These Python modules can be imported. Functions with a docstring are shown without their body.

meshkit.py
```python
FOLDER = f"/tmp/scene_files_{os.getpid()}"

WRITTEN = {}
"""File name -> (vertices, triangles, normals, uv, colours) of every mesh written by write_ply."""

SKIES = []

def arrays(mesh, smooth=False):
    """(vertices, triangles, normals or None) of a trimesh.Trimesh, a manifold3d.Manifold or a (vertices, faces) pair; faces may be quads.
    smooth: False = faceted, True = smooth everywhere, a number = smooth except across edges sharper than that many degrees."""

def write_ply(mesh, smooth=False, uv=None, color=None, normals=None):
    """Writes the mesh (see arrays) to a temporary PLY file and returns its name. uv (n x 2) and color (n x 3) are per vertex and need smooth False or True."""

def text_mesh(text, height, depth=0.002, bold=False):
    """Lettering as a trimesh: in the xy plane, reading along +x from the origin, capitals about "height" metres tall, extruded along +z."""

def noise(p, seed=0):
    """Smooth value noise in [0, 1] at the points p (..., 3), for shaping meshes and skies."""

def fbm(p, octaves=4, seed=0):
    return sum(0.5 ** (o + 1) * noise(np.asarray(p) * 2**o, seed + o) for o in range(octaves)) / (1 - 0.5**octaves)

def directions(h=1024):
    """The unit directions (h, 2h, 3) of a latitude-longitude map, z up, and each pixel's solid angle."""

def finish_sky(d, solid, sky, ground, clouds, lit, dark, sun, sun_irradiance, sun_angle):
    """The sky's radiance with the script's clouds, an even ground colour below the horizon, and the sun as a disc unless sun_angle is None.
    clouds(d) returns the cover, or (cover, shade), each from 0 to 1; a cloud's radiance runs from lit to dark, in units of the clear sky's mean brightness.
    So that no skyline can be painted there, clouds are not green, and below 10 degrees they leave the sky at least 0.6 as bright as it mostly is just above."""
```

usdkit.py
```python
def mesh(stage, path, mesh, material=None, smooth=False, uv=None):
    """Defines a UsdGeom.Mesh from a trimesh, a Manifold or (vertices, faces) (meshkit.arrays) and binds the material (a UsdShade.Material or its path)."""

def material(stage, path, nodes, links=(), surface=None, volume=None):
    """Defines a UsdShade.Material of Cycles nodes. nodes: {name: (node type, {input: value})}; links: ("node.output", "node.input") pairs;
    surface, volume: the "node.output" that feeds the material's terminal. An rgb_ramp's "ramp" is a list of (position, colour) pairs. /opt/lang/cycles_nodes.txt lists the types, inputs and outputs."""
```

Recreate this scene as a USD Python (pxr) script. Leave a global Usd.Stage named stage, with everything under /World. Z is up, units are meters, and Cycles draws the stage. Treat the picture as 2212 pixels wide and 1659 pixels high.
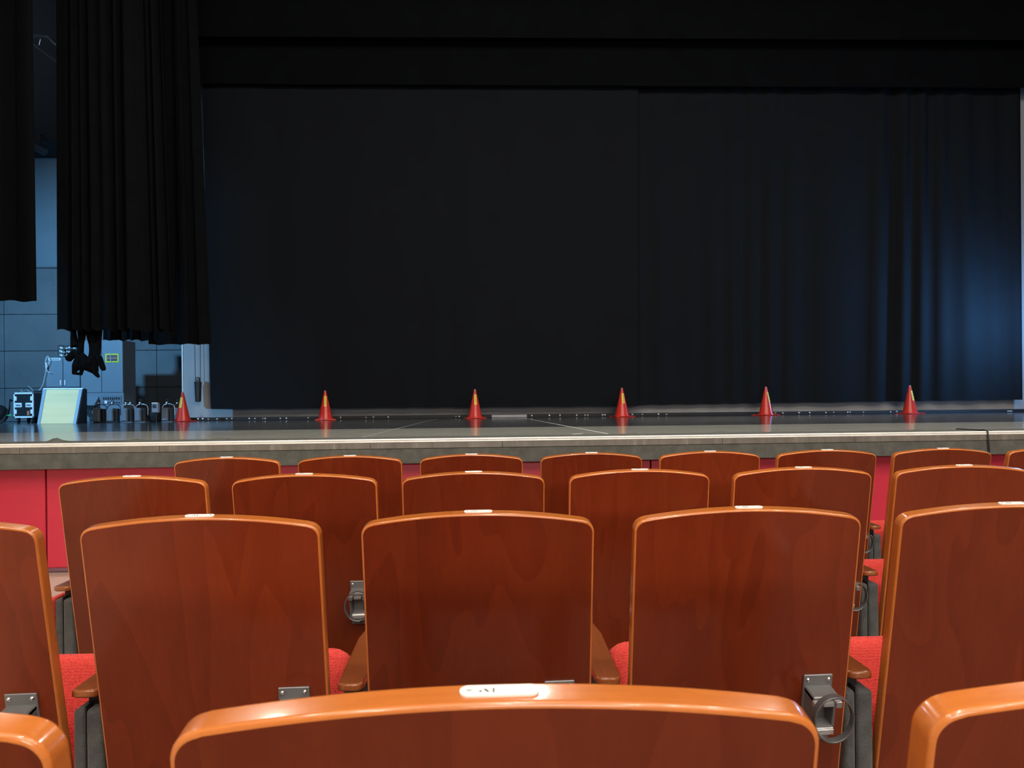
import math, random
import numpy as np
import trimesh, manifold3d, usdkit
from shapely.geometry import Polygon, LineString
from pxr import Usd, UsdGeom, UsdLux, UsdShade, Gf, Sdf

stage = Usd.Stage.CreateInMemory()
UsdGeom.SetStageUpAxis(stage, UsdGeom.Tokens.z)
UsdGeom.SetStageMetersPerUnit(stage, 1.0)
UsdGeom.Xform.Define(stage, '/World')
UsdGeom.Scope.Define(stage, '/World/Looks')
RNG = np.random.default_rng(7)

# ------------------------------------------------------------------ camera
W, Hh, FPX = 2212, 1659, 1609.0
YAW, ROLL, ZC = 0.0386, -0.010, 1.21
HOR = 880.5                       # picture row of the horizon at the centre column (lens shift)
EYE = np.array([0.0, 0.0, ZC])
_f = np.array([math.sin(YAW), math.cos(YAW), 0.0])
_r0 = np.array([math.cos(YAW), -math.sin(YAW), 0.0])
_u0 = np.array([0.0, 0.0, 1.0])
_r = _r0 * math.cos(ROLL) + _u0 * math.sin(ROLL)
_u = -_r0 * math.sin(ROLL) + _u0 * math.cos(ROLL)
cam = UsdGeom.Camera.Define(stage, '/World/Camera')
m4 = Gf.Matrix4d(*[float(x) for row in (list(_r) + [0], list(_u) + [0], list(-_f) + [0], list(EYE) + [1]) for x in row])
cam.AddTransformOp().Set(m4)
cam.CreateHorizontalApertureAttr(36.0)
cam.CreateVerticalApertureAttr(27.0)
cam.CreateFocalLengthAttr(36.0 * FPX / W)
cam.CreateVerticalApertureOffsetAttr((HOR - Hh / 2) / W * 36.0)
cam.CreateHorizontalApertureOffsetAttr(0.0)
cam.CreateClippingRangeAttr(Gf.Vec2f(0.05, 200.0))
cam.CreateFStopAttr(14.0)
cam.CreateFocusDistanceAttr(2.2)
cam.CreateExposureAttr(0.0)


# ------------------------------------------------------------------ lights
def rect_light(name, pos, target, w, h, color, power):
    """A soft panel lamp; power is the radiant intensity scale (radiance x area)."""
    l = UsdLux.RectLight.Define(stage, '/World/' + name)
    l.CreateWidthAttr(w); l.CreateHeightAttr(h)
    l.CreateColorAttr(Gf.Vec3f(*color)); l.CreateIntensityAttr(power / (w * h))
    z = np.array(pos, float) - np.array(target, float); z /= np.linalg.norm(z)
    x = np.cross([0, 0, 1.0], z)
    x = x / np.linalg.norm(x) if np.linalg.norm(x) > 1e-6 else np.array([1.0, 0, 0])
    y = np.cross(z, x)
    l.AddTransformOp().Set(Gf.Matrix4d(*[float(a) for row in (list(x) + [0], list(y) + [0], list(z) + [0], list(pos) + [1]) for a in row]))
    return l


def sphere_light(name, pos, r, color, power):
    l = UsdLux.SphereLight.Define(stage, '/World/' + name)
    l.CreateRadiusAttr(r); l.CreateColorAttr(Gf.Vec3f(*color)); l.CreateIntensityAttr(power / (math.pi * r * r))
    l.AddTranslateOp().Set(Gf.Vec3d(*pos))
    return l


WARM = (1.0, 0.945, 0.87)
HOUSE = 20.5
k = 0
for yy in (-10.5, -7.5, -4.5, -1.5):
    for xx in (-3.4, 0.2, 3.8, 7.4):
        sphere_light(f'house_lamp_{k:03d}', (xx + 0.3 * (k % 3), yy, 8.2), 0.14, WARM, HOUSE)
        k += 1
for i, xx in enumerate((-3.0, 0.6, 4.2, 7.8)):
    sphere_light(f'front_lamp_{i:03d}', (xx, 5.5, 5.6), 0.16, WARM, 9.0)
rect_light('rear_booth_lamp', (1.8, -13.7, 3.4), (1.8, 0, 1.2), 5.0, 0.7, WARM, 200)
# white work lights over the front of the stage, cool work lights in the two wings
rect_light('stage_lamp_light_000', (-1.0, 5.7, 7.9), (-1.6, 16.5, 2.2), 1.2, 0.3, (1.0, 0.97, 0.93), 74)
rect_light('stage_lamp_light_001', (5.0, 5.8, 7.9), (4.6, 16.5, 2.2), 1.2, 0.3, (1.0, 0.97, 0.93), 74)
WING = np.array([-10.6, 10.8, 5.6])
rect_light('wing_lamp_000', WING, (-9.0, 18.5, 2.6), 0.5, 0.35, (0.21, 0.57, 1.0), 255)
rect_light('wing_lamp_001', (12.4, 15.5, 3.0), (9.8, 17.2, 3.2), 0.5, 0.4, (0.15, 0.47, 1.0), 88)
sphere_light('grid_lamp_000', (-14.4, 16.9, 11.6), 0.08, (0.55, 0.75, 1.0), 16)

# ------------------------------------------------------------------ geometry helpers
_used = {}


def numbered(path):
    n = _used.get(path, -1) + 1
    _used[path] = n
    return path if n == 0 else f'{path}_{n:03d}'


def _prim(x):
    return x.GetPrim() if hasattr(x, 'GetPrim') else x


def data(p, label=None, cat=None, group=None, kind=None):
    p = _prim(p)
    for k_, v_ in (('label', label), ('category', cat), ('group', group), ('kind', kind)):
        if v_:
            p.SetCustomDataByKey(k_, v_)
    return p


def obj(name, mesh, mat, parent=None, smooth=30, label=None, kind=None):
    base = '/World' if parent is None else str(_prim(parent).GetPath())
    path = numbered(base + '/' + name)
    m = usdkit.mesh(stage, path, mesh, mat, smooth=smooth)
    return data(m, label=label, kind=kind)


def thing(name, label, cat, loc=(0, 0, 0), rotz=0.0, group=None, kind=None):
    x = UsdGeom.Xform.Define(stage, numbered('/World/' + name))
    x.AddTranslateOp().Set(Gf.Vec3d(*[float(a) for a in loc])); x.AddRotateZOp().Set(math.degrees(rotz))
    return data(x, label, cat, group, kind)


def copy_of(root, loc, rotz, label, group=None):
    was = root.GetCustomData()
    r = thing(root.GetName().rstrip('_0123456789'), label, was['category'], loc, rotz, group or was.get('group'))
    r.GetReferences().AddInternalReference(root.GetPath())
    r.SetInstanceable(True)
    return r


def cat(*ms):
    """Joins shapes into one trimesh."""
    out = []
    for m in ms:
        if isinstance(m, (list, tuple)) and not (len(m) == 2 and isinstance(m[0], np.ndarray)):
            out.append(cat(*m))
        elif isinstance(m, trimesh.Trimesh):
            out.append(m)
        else:
            v, f = m
            f = np.asarray(f)
            if f.shape[1] == 4:
                f = np.vstack([f[:, [0, 1, 2]], f[:, [0, 2, 3]]])
            out.append(trimesh.Trimesh(v, f, process=False))
    return trimesh.util.concatenate(out)


def box(sx, sy, sz, c=(0, 0, 0)):
    b = trimesh.creation.box((sx, sy, sz)); b.apply_translation(c); return b


def bb(x0, x1, y0, y1, z0, z1):
    return box(x1 - x0, y1 - y0, z1 - z0, ((x0 + x1) / 2, (y0 + y1) / 2, (z0 + z1) / 2))


def rbox(sx, sy, sz, r, c=(0, 0, 0), n=2):
    """Box with rounded edges."""
    s = trimesh.creation.icosphere(n, r)
    pts = []
    for a in (-1, 1):
        for b in (-1, 1):
            for d in (-1, 1):
                pts.append(s.vertices + np.array([a * (sx / 2 - r), b * (sy / 2 - r), d * (sz / 2 - r)]))
    h = trimesh.convex.convex_hull(np.vstack(pts)); h.apply_translation(c); return h


def cbox(sx, sy, sz, ch, c=(0, 0, 0)):
    """Box with chamfered edges."""
    pts = []
    for a in (-1, 1):
        for b in (-1, 1):
            for d in (-1, 1):
                x, y, z = a * sx / 2, b * sy / 2, d * sz / 2
                pts += [(x - a * ch, y - b * ch, z), (x - a * ch, y, z - d * ch), (x, y - b * ch, z - d * ch)]
    h = trimesh.convex.convex_hull(np.array(pts)); h.apply_translation(c); return h


def rot(m, axis, ang, at=(0, 0, 0)):
    m = m.copy(); m.apply_transform(trimesh.transformations.rotation_matrix(ang, axis, at)); return m


def move(m, d):
    m = m.copy(); m.apply_translation(d); return m


def tube(pts, r, n=8, closed=False):
    pts = np.asarray(pts, float)
    N = len(pts)
    rr = np.full(N, r) if np.ndim(r) == 0 else np.asarray(r, float)
    if closed:
        t = np.roll(pts, -1, 0) - np.roll(pts, 1, 0)
    else:
        t = np.gradient(pts, axis=0)
    t /= np.maximum(np.linalg.norm(t, axis=1, keepdims=True), 1e-9)
    a = np.array([0, 0, 1.0]) if abs(t[0, 2]) < 0.9 else np.array([1.0, 0, 0])
    V = []
    for i in range(N):
        a = a - t[i] * (a @ t[i]); a /= max(np.linalg.norm(a), 1e-9)
        b = np.cross(t[i], a)
        for j in range(n):
            w = 2 * math.pi * j / n
            V.append(pts[i] + rr[i] * (a * math.cos(w) + b * math.sin(w)))
    F = []
    for i in range(N if closed else N - 1):
        i2 = (i + 1) % N
        for j in range(n):
            j2 = (j + 1) % n
            F.append((i * n + j, i * n + j2, i2 * n + j2)); F.append((i * n + j, i2 * n + j2, i2 * n + j))
    if not closed:
        for i, sgn in ((0, -1), (N - 1, 1)):
            V.append(pts[i]); ci = len(V) - 1
            for j in range(n):
                j2 = (j + 1) % n
                F.append((ci, i * n + j, i * n + j2) if sgn > 0 else (ci, i * n + j2, i * n + j))
    return trimesh.Trimesh(np.array(V), np.array(F), process=False)


def spline(ctrl, n=24):
    from scipy.interpolate import CubicSpline
    c = np.asarray(ctrl, float)
    t = np.r_[0, np.cumsum(np.linalg.norm(np.diff(c, axis=0), axis=1))]
    return CubicSpline(t, c)(np.linspace(0, t[-1], n))


def lathe(profile, n=32):
    """Revolves (radius, z) pairs about z; end points at radius 0 close it."""
    p = np.asarray(profile, float)
    V, F = [], []
    for r_, z_ in p:
        for j in range(n):
            w = 2 * math.pi * j / n
            V.append((r_ * math.cos(w), r_ * math.sin(w), z_))
    for i in range(len(p) - 1):
        for j in range(n):
            j2 = (j + 1) % n
            F += [(i * n + j, i * n + j2, (i + 1) * n + j2), (i * n + j, (i + 1) * n + j2, (i + 1) * n + j)]
    t = trimesh.Trimesh(np.array(V), np.array(F), process=True)
    return t


def cyl(r, h, c=(0, 0, 0), axis='z', n=16):
    m = trimesh.creation.cylinder(r, h, sections=n)
    if axis == 'x': m = rot(m, (0, 1, 0), math.pi / 2)
    if axis == 'y': m = rot(m, (1, 0, 0), math.pi / 2)
    return move(m, c)


def ray(u, v):
    d = _f + _r * (u - W / 2) / FPX - _u * (v - HOR) / FPX
    return d


def P(u, v, Y):
    """World point seen at picture point (u, v) on the upright plane y = Y."""
    d = ray(u, v); return EYE + d * (Y / d[1])


def G(u, v, z):
    """World point seen at picture point (u, v) on the level plane at height z."""
    d = ray(u, v); return EYE + d * ((z - ZC) / d[2])


# ------------------------------------------------------------------ materials
def M(name, nodes, links, surface='p.BSDF'):
    return usdkit.material(stage, '/World/Looks/' + name, nodes, links, surface=surface)


def plain(name, col, rough=0.5, metal=0.0, noise=0.12, scale=6.0, bump=0.0, bscale=60.0, spec=0.5, coat=0.0, sheen=0.0):
    c = np.array(col)
    nodes = {'tc': ('texture_coordinate', {}), 'n': ('noise_texture', {'scale': scale, 'detail': 5.0, 'roughness': 0.6}),
             'r': ('rgb_ramp', {'ramp': [(0.25, tuple(c * (1 - noise))), (0.75, tuple(np.minimum(c * (1 + noise), 1)))]}),
             'p': ('principled_bsdf', {'roughness': rough, 'metallic': metal, 'specular_ior_level': spec, 'coat_weight': coat, 'sheen_weight': sheen})}
    links = [('tc.object', 'n.vector'), ('n.fac', 'r.fac'), ('r.color', 'p.base_color')]
    if bump:
        nodes['bn'] = ('noise_texture', {'scale': bscale, 'detail': 4.0})
        nodes['b'] = ('bump', {'strength': bump, 'distance': 0.004})
        links += [('tc.object', 'bn.vector'), ('bn.fac', 'b.height'), ('b.normal', 'p.normal')]
    return M(name, nodes, links)


def wood(name, dark, light, rough, coat, line=0.5, stretch=(5.0, 5.0, 0.75), contour=7.0, coat_rough=0.22, spec=0.32):
    """Flat-sawn veneer: contours of a stretched noise, with fine fibres."""
    nodes = {
        'tc': ('texture_coordinate', {}), 'oi': ('object_info', {}),
        'off': ('combine_xyz', {}), 'ra': ('math', {'math_type': 'multiply', 'value2': 37.0}), 'rb': ('math', {'math_type': 'multiply', 'value2': 91.0}),
        'add': ('vector_math', {'math_type': 'add'}),
        'map': ('mapping', {'scale': stretch}),
        'n': ('noise_texture', {'scale': 1.0, 'detail': 2.0, 'roughness': 0.45, 'distortion': 0.35}),
        'mul': ('math', {'math_type': 'multiply', 'value2': contour}),
        'fr': ('math', {'math_type': 'fraction'}),
        'map2': ('mapping', {'scale': (90.0, 90.0, 5.0)}),
        'n2': ('noise_texture', {'scale': 1.0, 'detail': 3.0, 'roughness': 0.6}),
        'n3': ('noise_texture', {'scale': 2.2, 'detail': 2.0}),
        'mx': ('mix_float', {'fac': 0.62}), 'mx2': ('mix_float', {'fac': 0.55}),
        'r': ('rgb_ramp', {'ramp': [(0.12, dark), (0.88, light)]}),
        'hv': ('map_range', {'from_min': 0.0, 'from_max': 1.0, 'to_min': 0.86, 'to_max': 1.14}),
        'hs': ('hsv', {'saturation': 1.0}),
        'b': ('bump', {'strength': 0.05, 'distance': 0.002}),
        'p': ('principled_bsdf', {'roughness': rough, 'coat_weight': coat, 'coat_roughness': coat_rough, 'specular_ior_level': spec}),
    }
    links = [('oi.random', 'ra.value1'), ('oi.random', 'rb.value1'), ('ra.value', 'off.x'), ('rb.value', 'off.z'),
             ('tc.object', 'add.vector1'), ('off.vector', 'add.vector2'), ('add.vector', 'map.vector'), ('map.vector', 'n.vector'),
             ('n.fac', 'mul.value1'), ('mul.value', 'fr.value1'), ('add.vector', 'map2.vector'), ('map2.vector', 'n2.vector'), ('add.vector', 'n3.vector'),
             ('fr.value', 'mx.a'), ('n2.fac', 'mx.b'), ('mx.result', 'mx2.a'), ('n3.fac', 'mx2.b'), ('mx2.result', 'r.fac'),
             ('oi.random', 'hv.value'), ('hv.result', 'hs.value'), ('r.color', 'hs.color'), ('hs.color', 'p.base_color'),
             ('n2.fac', 'b.height'), ('b.normal', 'p.normal')]
    return M(name, nodes, links)


WOOD = wood('varnished_veneer', (0.085, 0.0105, 0.0032), (0.190, 0.0310, 0.0078), 0.30, 0.36, contour=9.0, coat_rough=0.12, spec=0.18)
WOOD_EDGE = wood('varnished_edge', (0.42, 0.118, 0.021), (0.57, 0.178, 0.034), 0.24, 0.6, stretch=(1.2, 40, 40), contour=5, coat_rough=0.08, spec=0.5)
ARM_WOOD = wood('armrest_wood', (0.20, 0.055, 0.016), (0.31, 0.095, 0.026), 0.25, 0.7, stretch=(30, 1.2, 30), contour=4, coat_rough=0.1)
PLATE = plain('white_plate', (0.86, 0.86, 0.83), 0.35, noise=0.02)
MARK = plain('dark_mark', (0.06, 0.06, 0.07), 0.5)
SCREW = plain('screw_steel', (0.62, 0.62, 0.62), 0.28, 1.0, 0.05)
HOLDER = plain('grey_metal', (0.20, 0.205, 0.21), 0.36, 0.5, 0.05)
HOLDER_RING = plain('ring_metal', (0.13, 0.133, 0.137), 0.25, 0.5, 0.05)
HOLDER_DARK = plain('dark_grey_metal', (0.09, 0.09, 0.095), 0.4, 0.4, 0.05)
HOLDER_LIGHT = plain('light_grey_metal', (0.55, 0.56, 0.57), 0.3, 0.6, 0.04)
POST = plain('grey_felt', (0.056, 0.059, 0.058), 0.85, noise=0.45, scale=26, bump=0.5, bscale=220, sheen=0.2)
POST_DARK = plain('black_plastic', (0.012, 0.012, 0.013), 0.6)

FABRIC = M('red_fabric', {
    'tc': ('texture_coordinate', {}), 'map': ('mapping', {'scale': (190, 190, 190)}),
    'v': ('voronoi_texture', {'feature': 'f1', 'scale': 1.0, 'randomness': 0.55}),
    'r': ('rgb_ramp', {'ramp': [(0.0, (0.38, 0.018, 0.015)), (0.38, (0.74, 0.055, 0.044)), (1.0, (0.86, 0.085, 0.068))]}),
    'b': ('bump', {'strength': 0.6, 'distance': 0.002}),
    'p': ('principled_bsdf', {'roughness': 0.85, 'sheen_weight': 0.25, 'sheen_tint': (1.0, 0.35, 0.3)})},
    [('tc.object', 'map.vector'), ('map.vector', 'v.vector'), ('v.distance', 'r.fac'), ('r.color', 'p.base_color'), ('v.distance', 'b.height'), ('b.normal', 'p.normal')])

RED_PANEL = plain('red_panel', (0.53, 0.023, 0.052), 0.42, noise=0.04, scale=3)
PURPLE = plain('purple_base', (0.17, 0.07, 0.10), 0.4)
FLOOR = plain('beige_floor', (0.46, 0.40, 0.33), 0.35, noise=0.06, scale=2)
FELT = plain('stage_felt', (0.088, 0.090, 0.080), 0.9, noise=0.3, scale=14, bump=0.35, bscale=120)
ALU = plain('edging_metal', (0.88, 0.87, 0.83), 0.30, 0.15, 0.12, scale=8)
NOSING = M('nosing_wood', {
    'tc': ('texture_coordinate', {}), 'map': ('mapping', {'scale': (14, 6, 1.5)}), 'n': ('noise_texture', {'scale': 1.0, 'detail': 6.0, 'roughness': 0.75}),
    'r': ('rgb_ramp', {'ramp': [(0.3, (0.10, 0.092, 0.078)), (0.58, (0.17, 0.158, 0.135)), (0.75, (0.34, 0.32, 0.27))]}),
    'p': ('principled_bsdf', {'roughness': 0.45})},
    [('tc.object', 'map.vector'), ('map.vector', 'n.vector'), ('n.fac', 'r.fac'), ('r.color', 'p.base_color')])
def deck_mat(name, dark, light, fac):
    return M(name, {
    'tc': ('texture_coordinate', {}), 'map': ('mapping', {'scale': (1.1, 8.0, 1)}), 'n': ('noise_texture', {'scale': 1.0, 'detail': 6.0, 'roughness': 0.65}),
    'r': ('rgb_ramp', {'ramp': [(0.25, dark), (0.75, light)]}),
    'rr': ('map_range', {'from_min': 0.3, 'from_max': 0.75, 'to_min': 0.06, 'to_max': 0.15}),
    'bn': ('noise_texture', {'scale': 1.4, 'detail': 3.0}), 'b': ('bump', {'strength': 0.06, 'distance': 0.01}),
    'd': ('diffuse_bsdf', {}), 'g': ('glossy_bsdf', {'color': (0.95, 0.97, 1.0)}), 'f': ('fresnel', {'IOR': 1.30}), 'fm': ('math', {'math_type': 'multiply', 'value2': fac}),
    'm': ('mix_closure', {})},
    [('tc.object', 'map.vector'), ('map.vector', 'n.vector'), ('n.fac', 'r.fac'), ('n.fac', 'rr.value'), ('rr.result', 'g.roughness'), ('r.color', 'd.color'),
     ('map.vector', 'bn.vector'), ('bn.fac', 'b.height'), ('b.normal', 'g.normal'), ('f.fac', 'fm.value1'), ('fm.value', 'm.fac'), ('d.BSDF', 'm.closure1'), ('g.BSDF', 'm.closure2')], surface='m.closure')


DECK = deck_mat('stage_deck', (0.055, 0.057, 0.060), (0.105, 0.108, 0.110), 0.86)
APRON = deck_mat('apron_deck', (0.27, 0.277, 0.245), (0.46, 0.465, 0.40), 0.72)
VELOUR = plain('black_velour', (0.0032, 0.0036, 0.0042), 0.95, noise=0.25, scale=3, spec=0.08)
VELOUR2 = plain('black_curtain_cloth', (0.0078, 0.0090, 0.0110), 0.95, noise=0.06, scale=1.5, spec=0.08)
BORDER = plain('black_border_cloth', (0.0030, 0.0034, 0.0040), 0.95, noise=0.2, scale=1.5, spec=0.06)
BLACK = plain('matt_black', (0.007, 0.007, 0.008), 0.7)
RUBBER = plain('black_rubber', (0.014, 0.014, 0.015), 0.5)
CONCRETE = M('concrete_panel', {
    'tc': ('texture_coordinate', {}), 'n': ('noise_texture', {'scale': 1.1, 'detail': 6.0, 'roughness': 0.6}),
    'v': ('voronoi_texture', {'scale': 5.5, 'feature': 'f1'}),
    's': ('rgb_ramp', {'ramp': [(0.06, (0.35, 0.35, 0.35)), (0.10, (1, 1, 1))]}),
    'r': ('rgb_ramp', {'ramp': [(0.3, (0.13, 0.145, 0.155)), (0.7, (0.18, 0.195, 0.205))]}),
    'mx': ('mix_color', {'blend_type': 'multiply', 'fac': 0.8}),
    'p': ('principled_bsdf', {'roughness': 0.8})},
    [('tc.object', 'n.vector'), ('tc.object', 'v.vector'), ('v.distance', 's.fac'), ('n.fac', 'r.fac'), ('r.color', 'mx.a'), ('s.color', 'mx.b'), ('mx.result', 'p.base_color')])
WALL_SMOOTH = plain('painted_wall', (0.18, 0.22, 0.25), 0.7, noise=0.08, scale=0.8)
SCREEN = plain('white_screen', (0.345, 0.345, 0.35), 0.8, noise=0.02, scale=1)
HALLWALL = plain('hall_wall', (0.72, 0.62, 0.47), 0.6, noise=0.1)
HALLWOOD = plain('hall_dark_wood', (0.11, 0.07, 0.045), 0.6, noise=0.1)
HALLCEIL = plain('hall_ceiling', (0.55, 0.48, 0.40), 0.8)
DARKWALL = plain('black_wall', (0.012, 0.012, 0.013), 0.8)
CABINET = plain('grey_cabinet', (0.185, 0.225, 0.265), 0.5, noise=0.05, scale=1.5)
CAB_DARK = plain('dark_seam', (0.02, 0.025, 0.03), 0.7)
CASE_BLACK = plain('flight_case_black', (0.010, 0.011, 0.015), 0.45)
CASE_ALU = plain('flight_case_metal', (0.88, 0.90, 0.92), 0.35, 0.0, 0.03)
PLY = M('plywood_sheet', {
    'tc': ('texture_coordinate', {}), 'map': ('mapping', {'scale': (1.4, 1.4, 9)}), 'n': ('noise_texture', {'scale': 1.0, 'detail': 5.0}),
    'v': ('voronoi_texture', {'scale': 6.0}), 's': ('rgb_ramp', {'ramp': [(0.03, (0.45, 0.38, 0.30)), (0.06, (1, 1, 1))]}),
    'r': ('rgb_ramp', {'ramp': [(0.3, (0.83, 0.56, 0.225)), (0.7, (0.90, 0.63, 0.27))]}), 'mx': ('mix_color', {'blend_type': 'multiply', 'fac': 1.0}),
    'p': ('principled_bsdf', {'roughness': 0.55})},
    [('tc.object', 'map.vector'), ('map.vector', 'n.vector'), ('tc.object', 'v.vector'), ('v.distance', 's.fac'), ('n.fac', 'r.fac'), ('r.color', 'mx.a'), ('s.color', 'mx.b'), ('mx.result', 'p.base_color')])
WHITE = plain('white_plastic', (0.80, 0.82, 0.83), 0.4, noise=0.03)
YELLOW = plain('yellow_sign', (0.80, 0.72, 0.03), 0.5, noise=0.03)
SIGN_RED = plain('red_print', (0.55, 0.18, 0.15), 0.5)
GREEN = plain('green_plastic', (0.05, 0.40, 0.16), 0.4)
ORANGE = plain('orange_cloth', (0.55, 0.17, 0.08), 0.7)
STEEL = plain('steel', (0.42, 0.43, 0.45), 0.4, 0.7, 0.1)
LAMP_GREY = plain('lamp_grey', (0.16, 0.19, 0.225), 0.5, 0.2, 0.08)
CONE = M('cone_plastic', {
    'tc': ('texture_coordinate', {}), 's': ('separate_xyz', {}), 'r': ('rgb_ramp', {'ramp': [(0.0, (0.60, 0.036, 0.022)), (0.93, (0.60, 0.036, 0.022)), (1.0, (0.42, 0.20, 0.17))]}),
    'm': ('map_range', {'from_min': 0.0, 'from_max': 0.645, 'to_min': 0.0, 'to_max': 1.0}),
    'p': ('principled_bsdf', {'roughness': 0.24, 'specular_ior_level': 0.35})},
    [('tc.object', 's.vector'), ('s.z', 'm.value'), ('m.result', 'r.fac'), ('r.color', 'p.base_color')])
STICKER = plain('yellow_sticker', (0.82, 0.62, 0.02), 0.4, noise=0.03)
TAPE = plain('white_tape', (0.62, 0.62, 0.60), 0.6)
TAPE_GREY = plain('grey_tape', (0.34, 0.33, 0.35), 0.6)
BOLT = plain('bolt_metal', (0.70, 0.66, 0.62), 0.25, 0.8)
GLASS_JAR = plain('pale_jar', (0.45, 0.52, 0.55), 0.2)

# ------------------------------------------------------------------ setting: hall
ZS = 0.98                                       # stage floor height
fl = obj('floor', bb(-9, -1.42, -14, 6.6, -0.1, 0.0), FLOOR)
ROWFLOOR = plain('row_floor', (0.13, 0.10, 0.085), 0.5, noise=0.06, scale=2)
data(obj('floor', cat(bb(-1.42, 12, -14, 4.2, -0.1, 0.0), bb(-1.42, 12, 4.2, 6.6, -0.1, 0.0)), ROWFLOOR), 'dark brown floor under the rows of seats', 'floor', kind='structure')
data(fl, 'pale beige floor of the aisle beside the seat rows', 'floor', kind='structure')
for nm, b_, mt, lb in (('wall_left', bb(-4.4, -4.2, -14, 5.0, -0.1, 9.2), HALLWOOD, 'wooden wall along the left of the audience hall'),
                       ('wall_right', bb(12.0, 12.2, -14, 6.2, -0.1, 9.2), HALLWOOD, 'wooden wall along the right of the audience hall'),
                       ('wall_rear', bb(-9.2, 12.2, -14.2, -14.0, -0.1, 9.2), HALLWOOD, 'wooden wall behind the audience'),
                       ('ceiling', bb(-9.2, 12.2, -14.2, 5.0, 9.2, 9.4), HALLCEIL, 'pale ceiling over the audience hall')):
    data(obj(nm, b_, mt), lb, nm.split('_')[0], kind='structure')
data(obj('trim_1', bb(-4.2, -4.15, -3.0, 4.9, 0.0, 5.0), HALLWALL), 'pale panelled dado along the aisle wall at the left', 'panel', kind='structure')

# ------------------------------------------------------------------ setting: the stage
pL, pR = G(0, 959.5, ZS), G(2130, 931.5, ZS)
dirL = (pR - pL); dirL[2] = 0; LEN = np.linalg.norm(dirL); dirL /= LEN
nrm = np.array([dirL[1], -dirL[0], 0.0])        # towards the audience
EX0, EX1 = -2.6, LEN + 2.6


def lip(a0, a1, o0, o1, z0, z1, ch=0.0):
    """Bar along the stage front: a along it, o outwards to the audience, z up."""
    b_ = cbox(a1 - a0, o1 - o0, z1 - z0, ch) if ch else box(a1 - a0, o1 - o0, z1 - z0)
    T = np.eye(4); T[:3, 0] = dirL; T[:3, 1] = -nrm
    T[:3, 3] = pL + dirL * (a0 + a1) / 2 + nrm * (o0 + o1) / 2; T[2, 3] = (z0 + z1) / 2
    b_.apply_transform(T); return b_


def lip_a(u, v=950, o=0.0):
    """Distance along the stage front of picture column u."""
    d = ray(u, v)[:2]
    A = np.array([d, -dirL[:2]]).T
    t, s = np.linalg.solve(A, (pL + nrm * o - EYE)[:2])
    return s


st = thing('stage', 'raised stage with glossy black floor, metal edge and red front panels', 'stage', kind='structure')
e0, e1 = pL + dirL * EX0, pL + dirL * EX1
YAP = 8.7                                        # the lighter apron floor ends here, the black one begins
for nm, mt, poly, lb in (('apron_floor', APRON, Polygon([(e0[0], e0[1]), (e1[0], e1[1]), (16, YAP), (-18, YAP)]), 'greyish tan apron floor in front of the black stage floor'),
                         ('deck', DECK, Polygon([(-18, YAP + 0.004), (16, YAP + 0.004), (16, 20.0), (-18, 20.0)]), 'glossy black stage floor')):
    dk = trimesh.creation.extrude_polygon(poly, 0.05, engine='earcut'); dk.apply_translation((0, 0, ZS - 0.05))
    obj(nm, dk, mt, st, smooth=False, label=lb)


def lip_tube(o, z, r):
    return tube([pL + dirL * EX0 + nrm * o + [0, 0, z], pL + dirL * EX1 + nrm * o + [0, 0, z]], r, 12)


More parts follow.
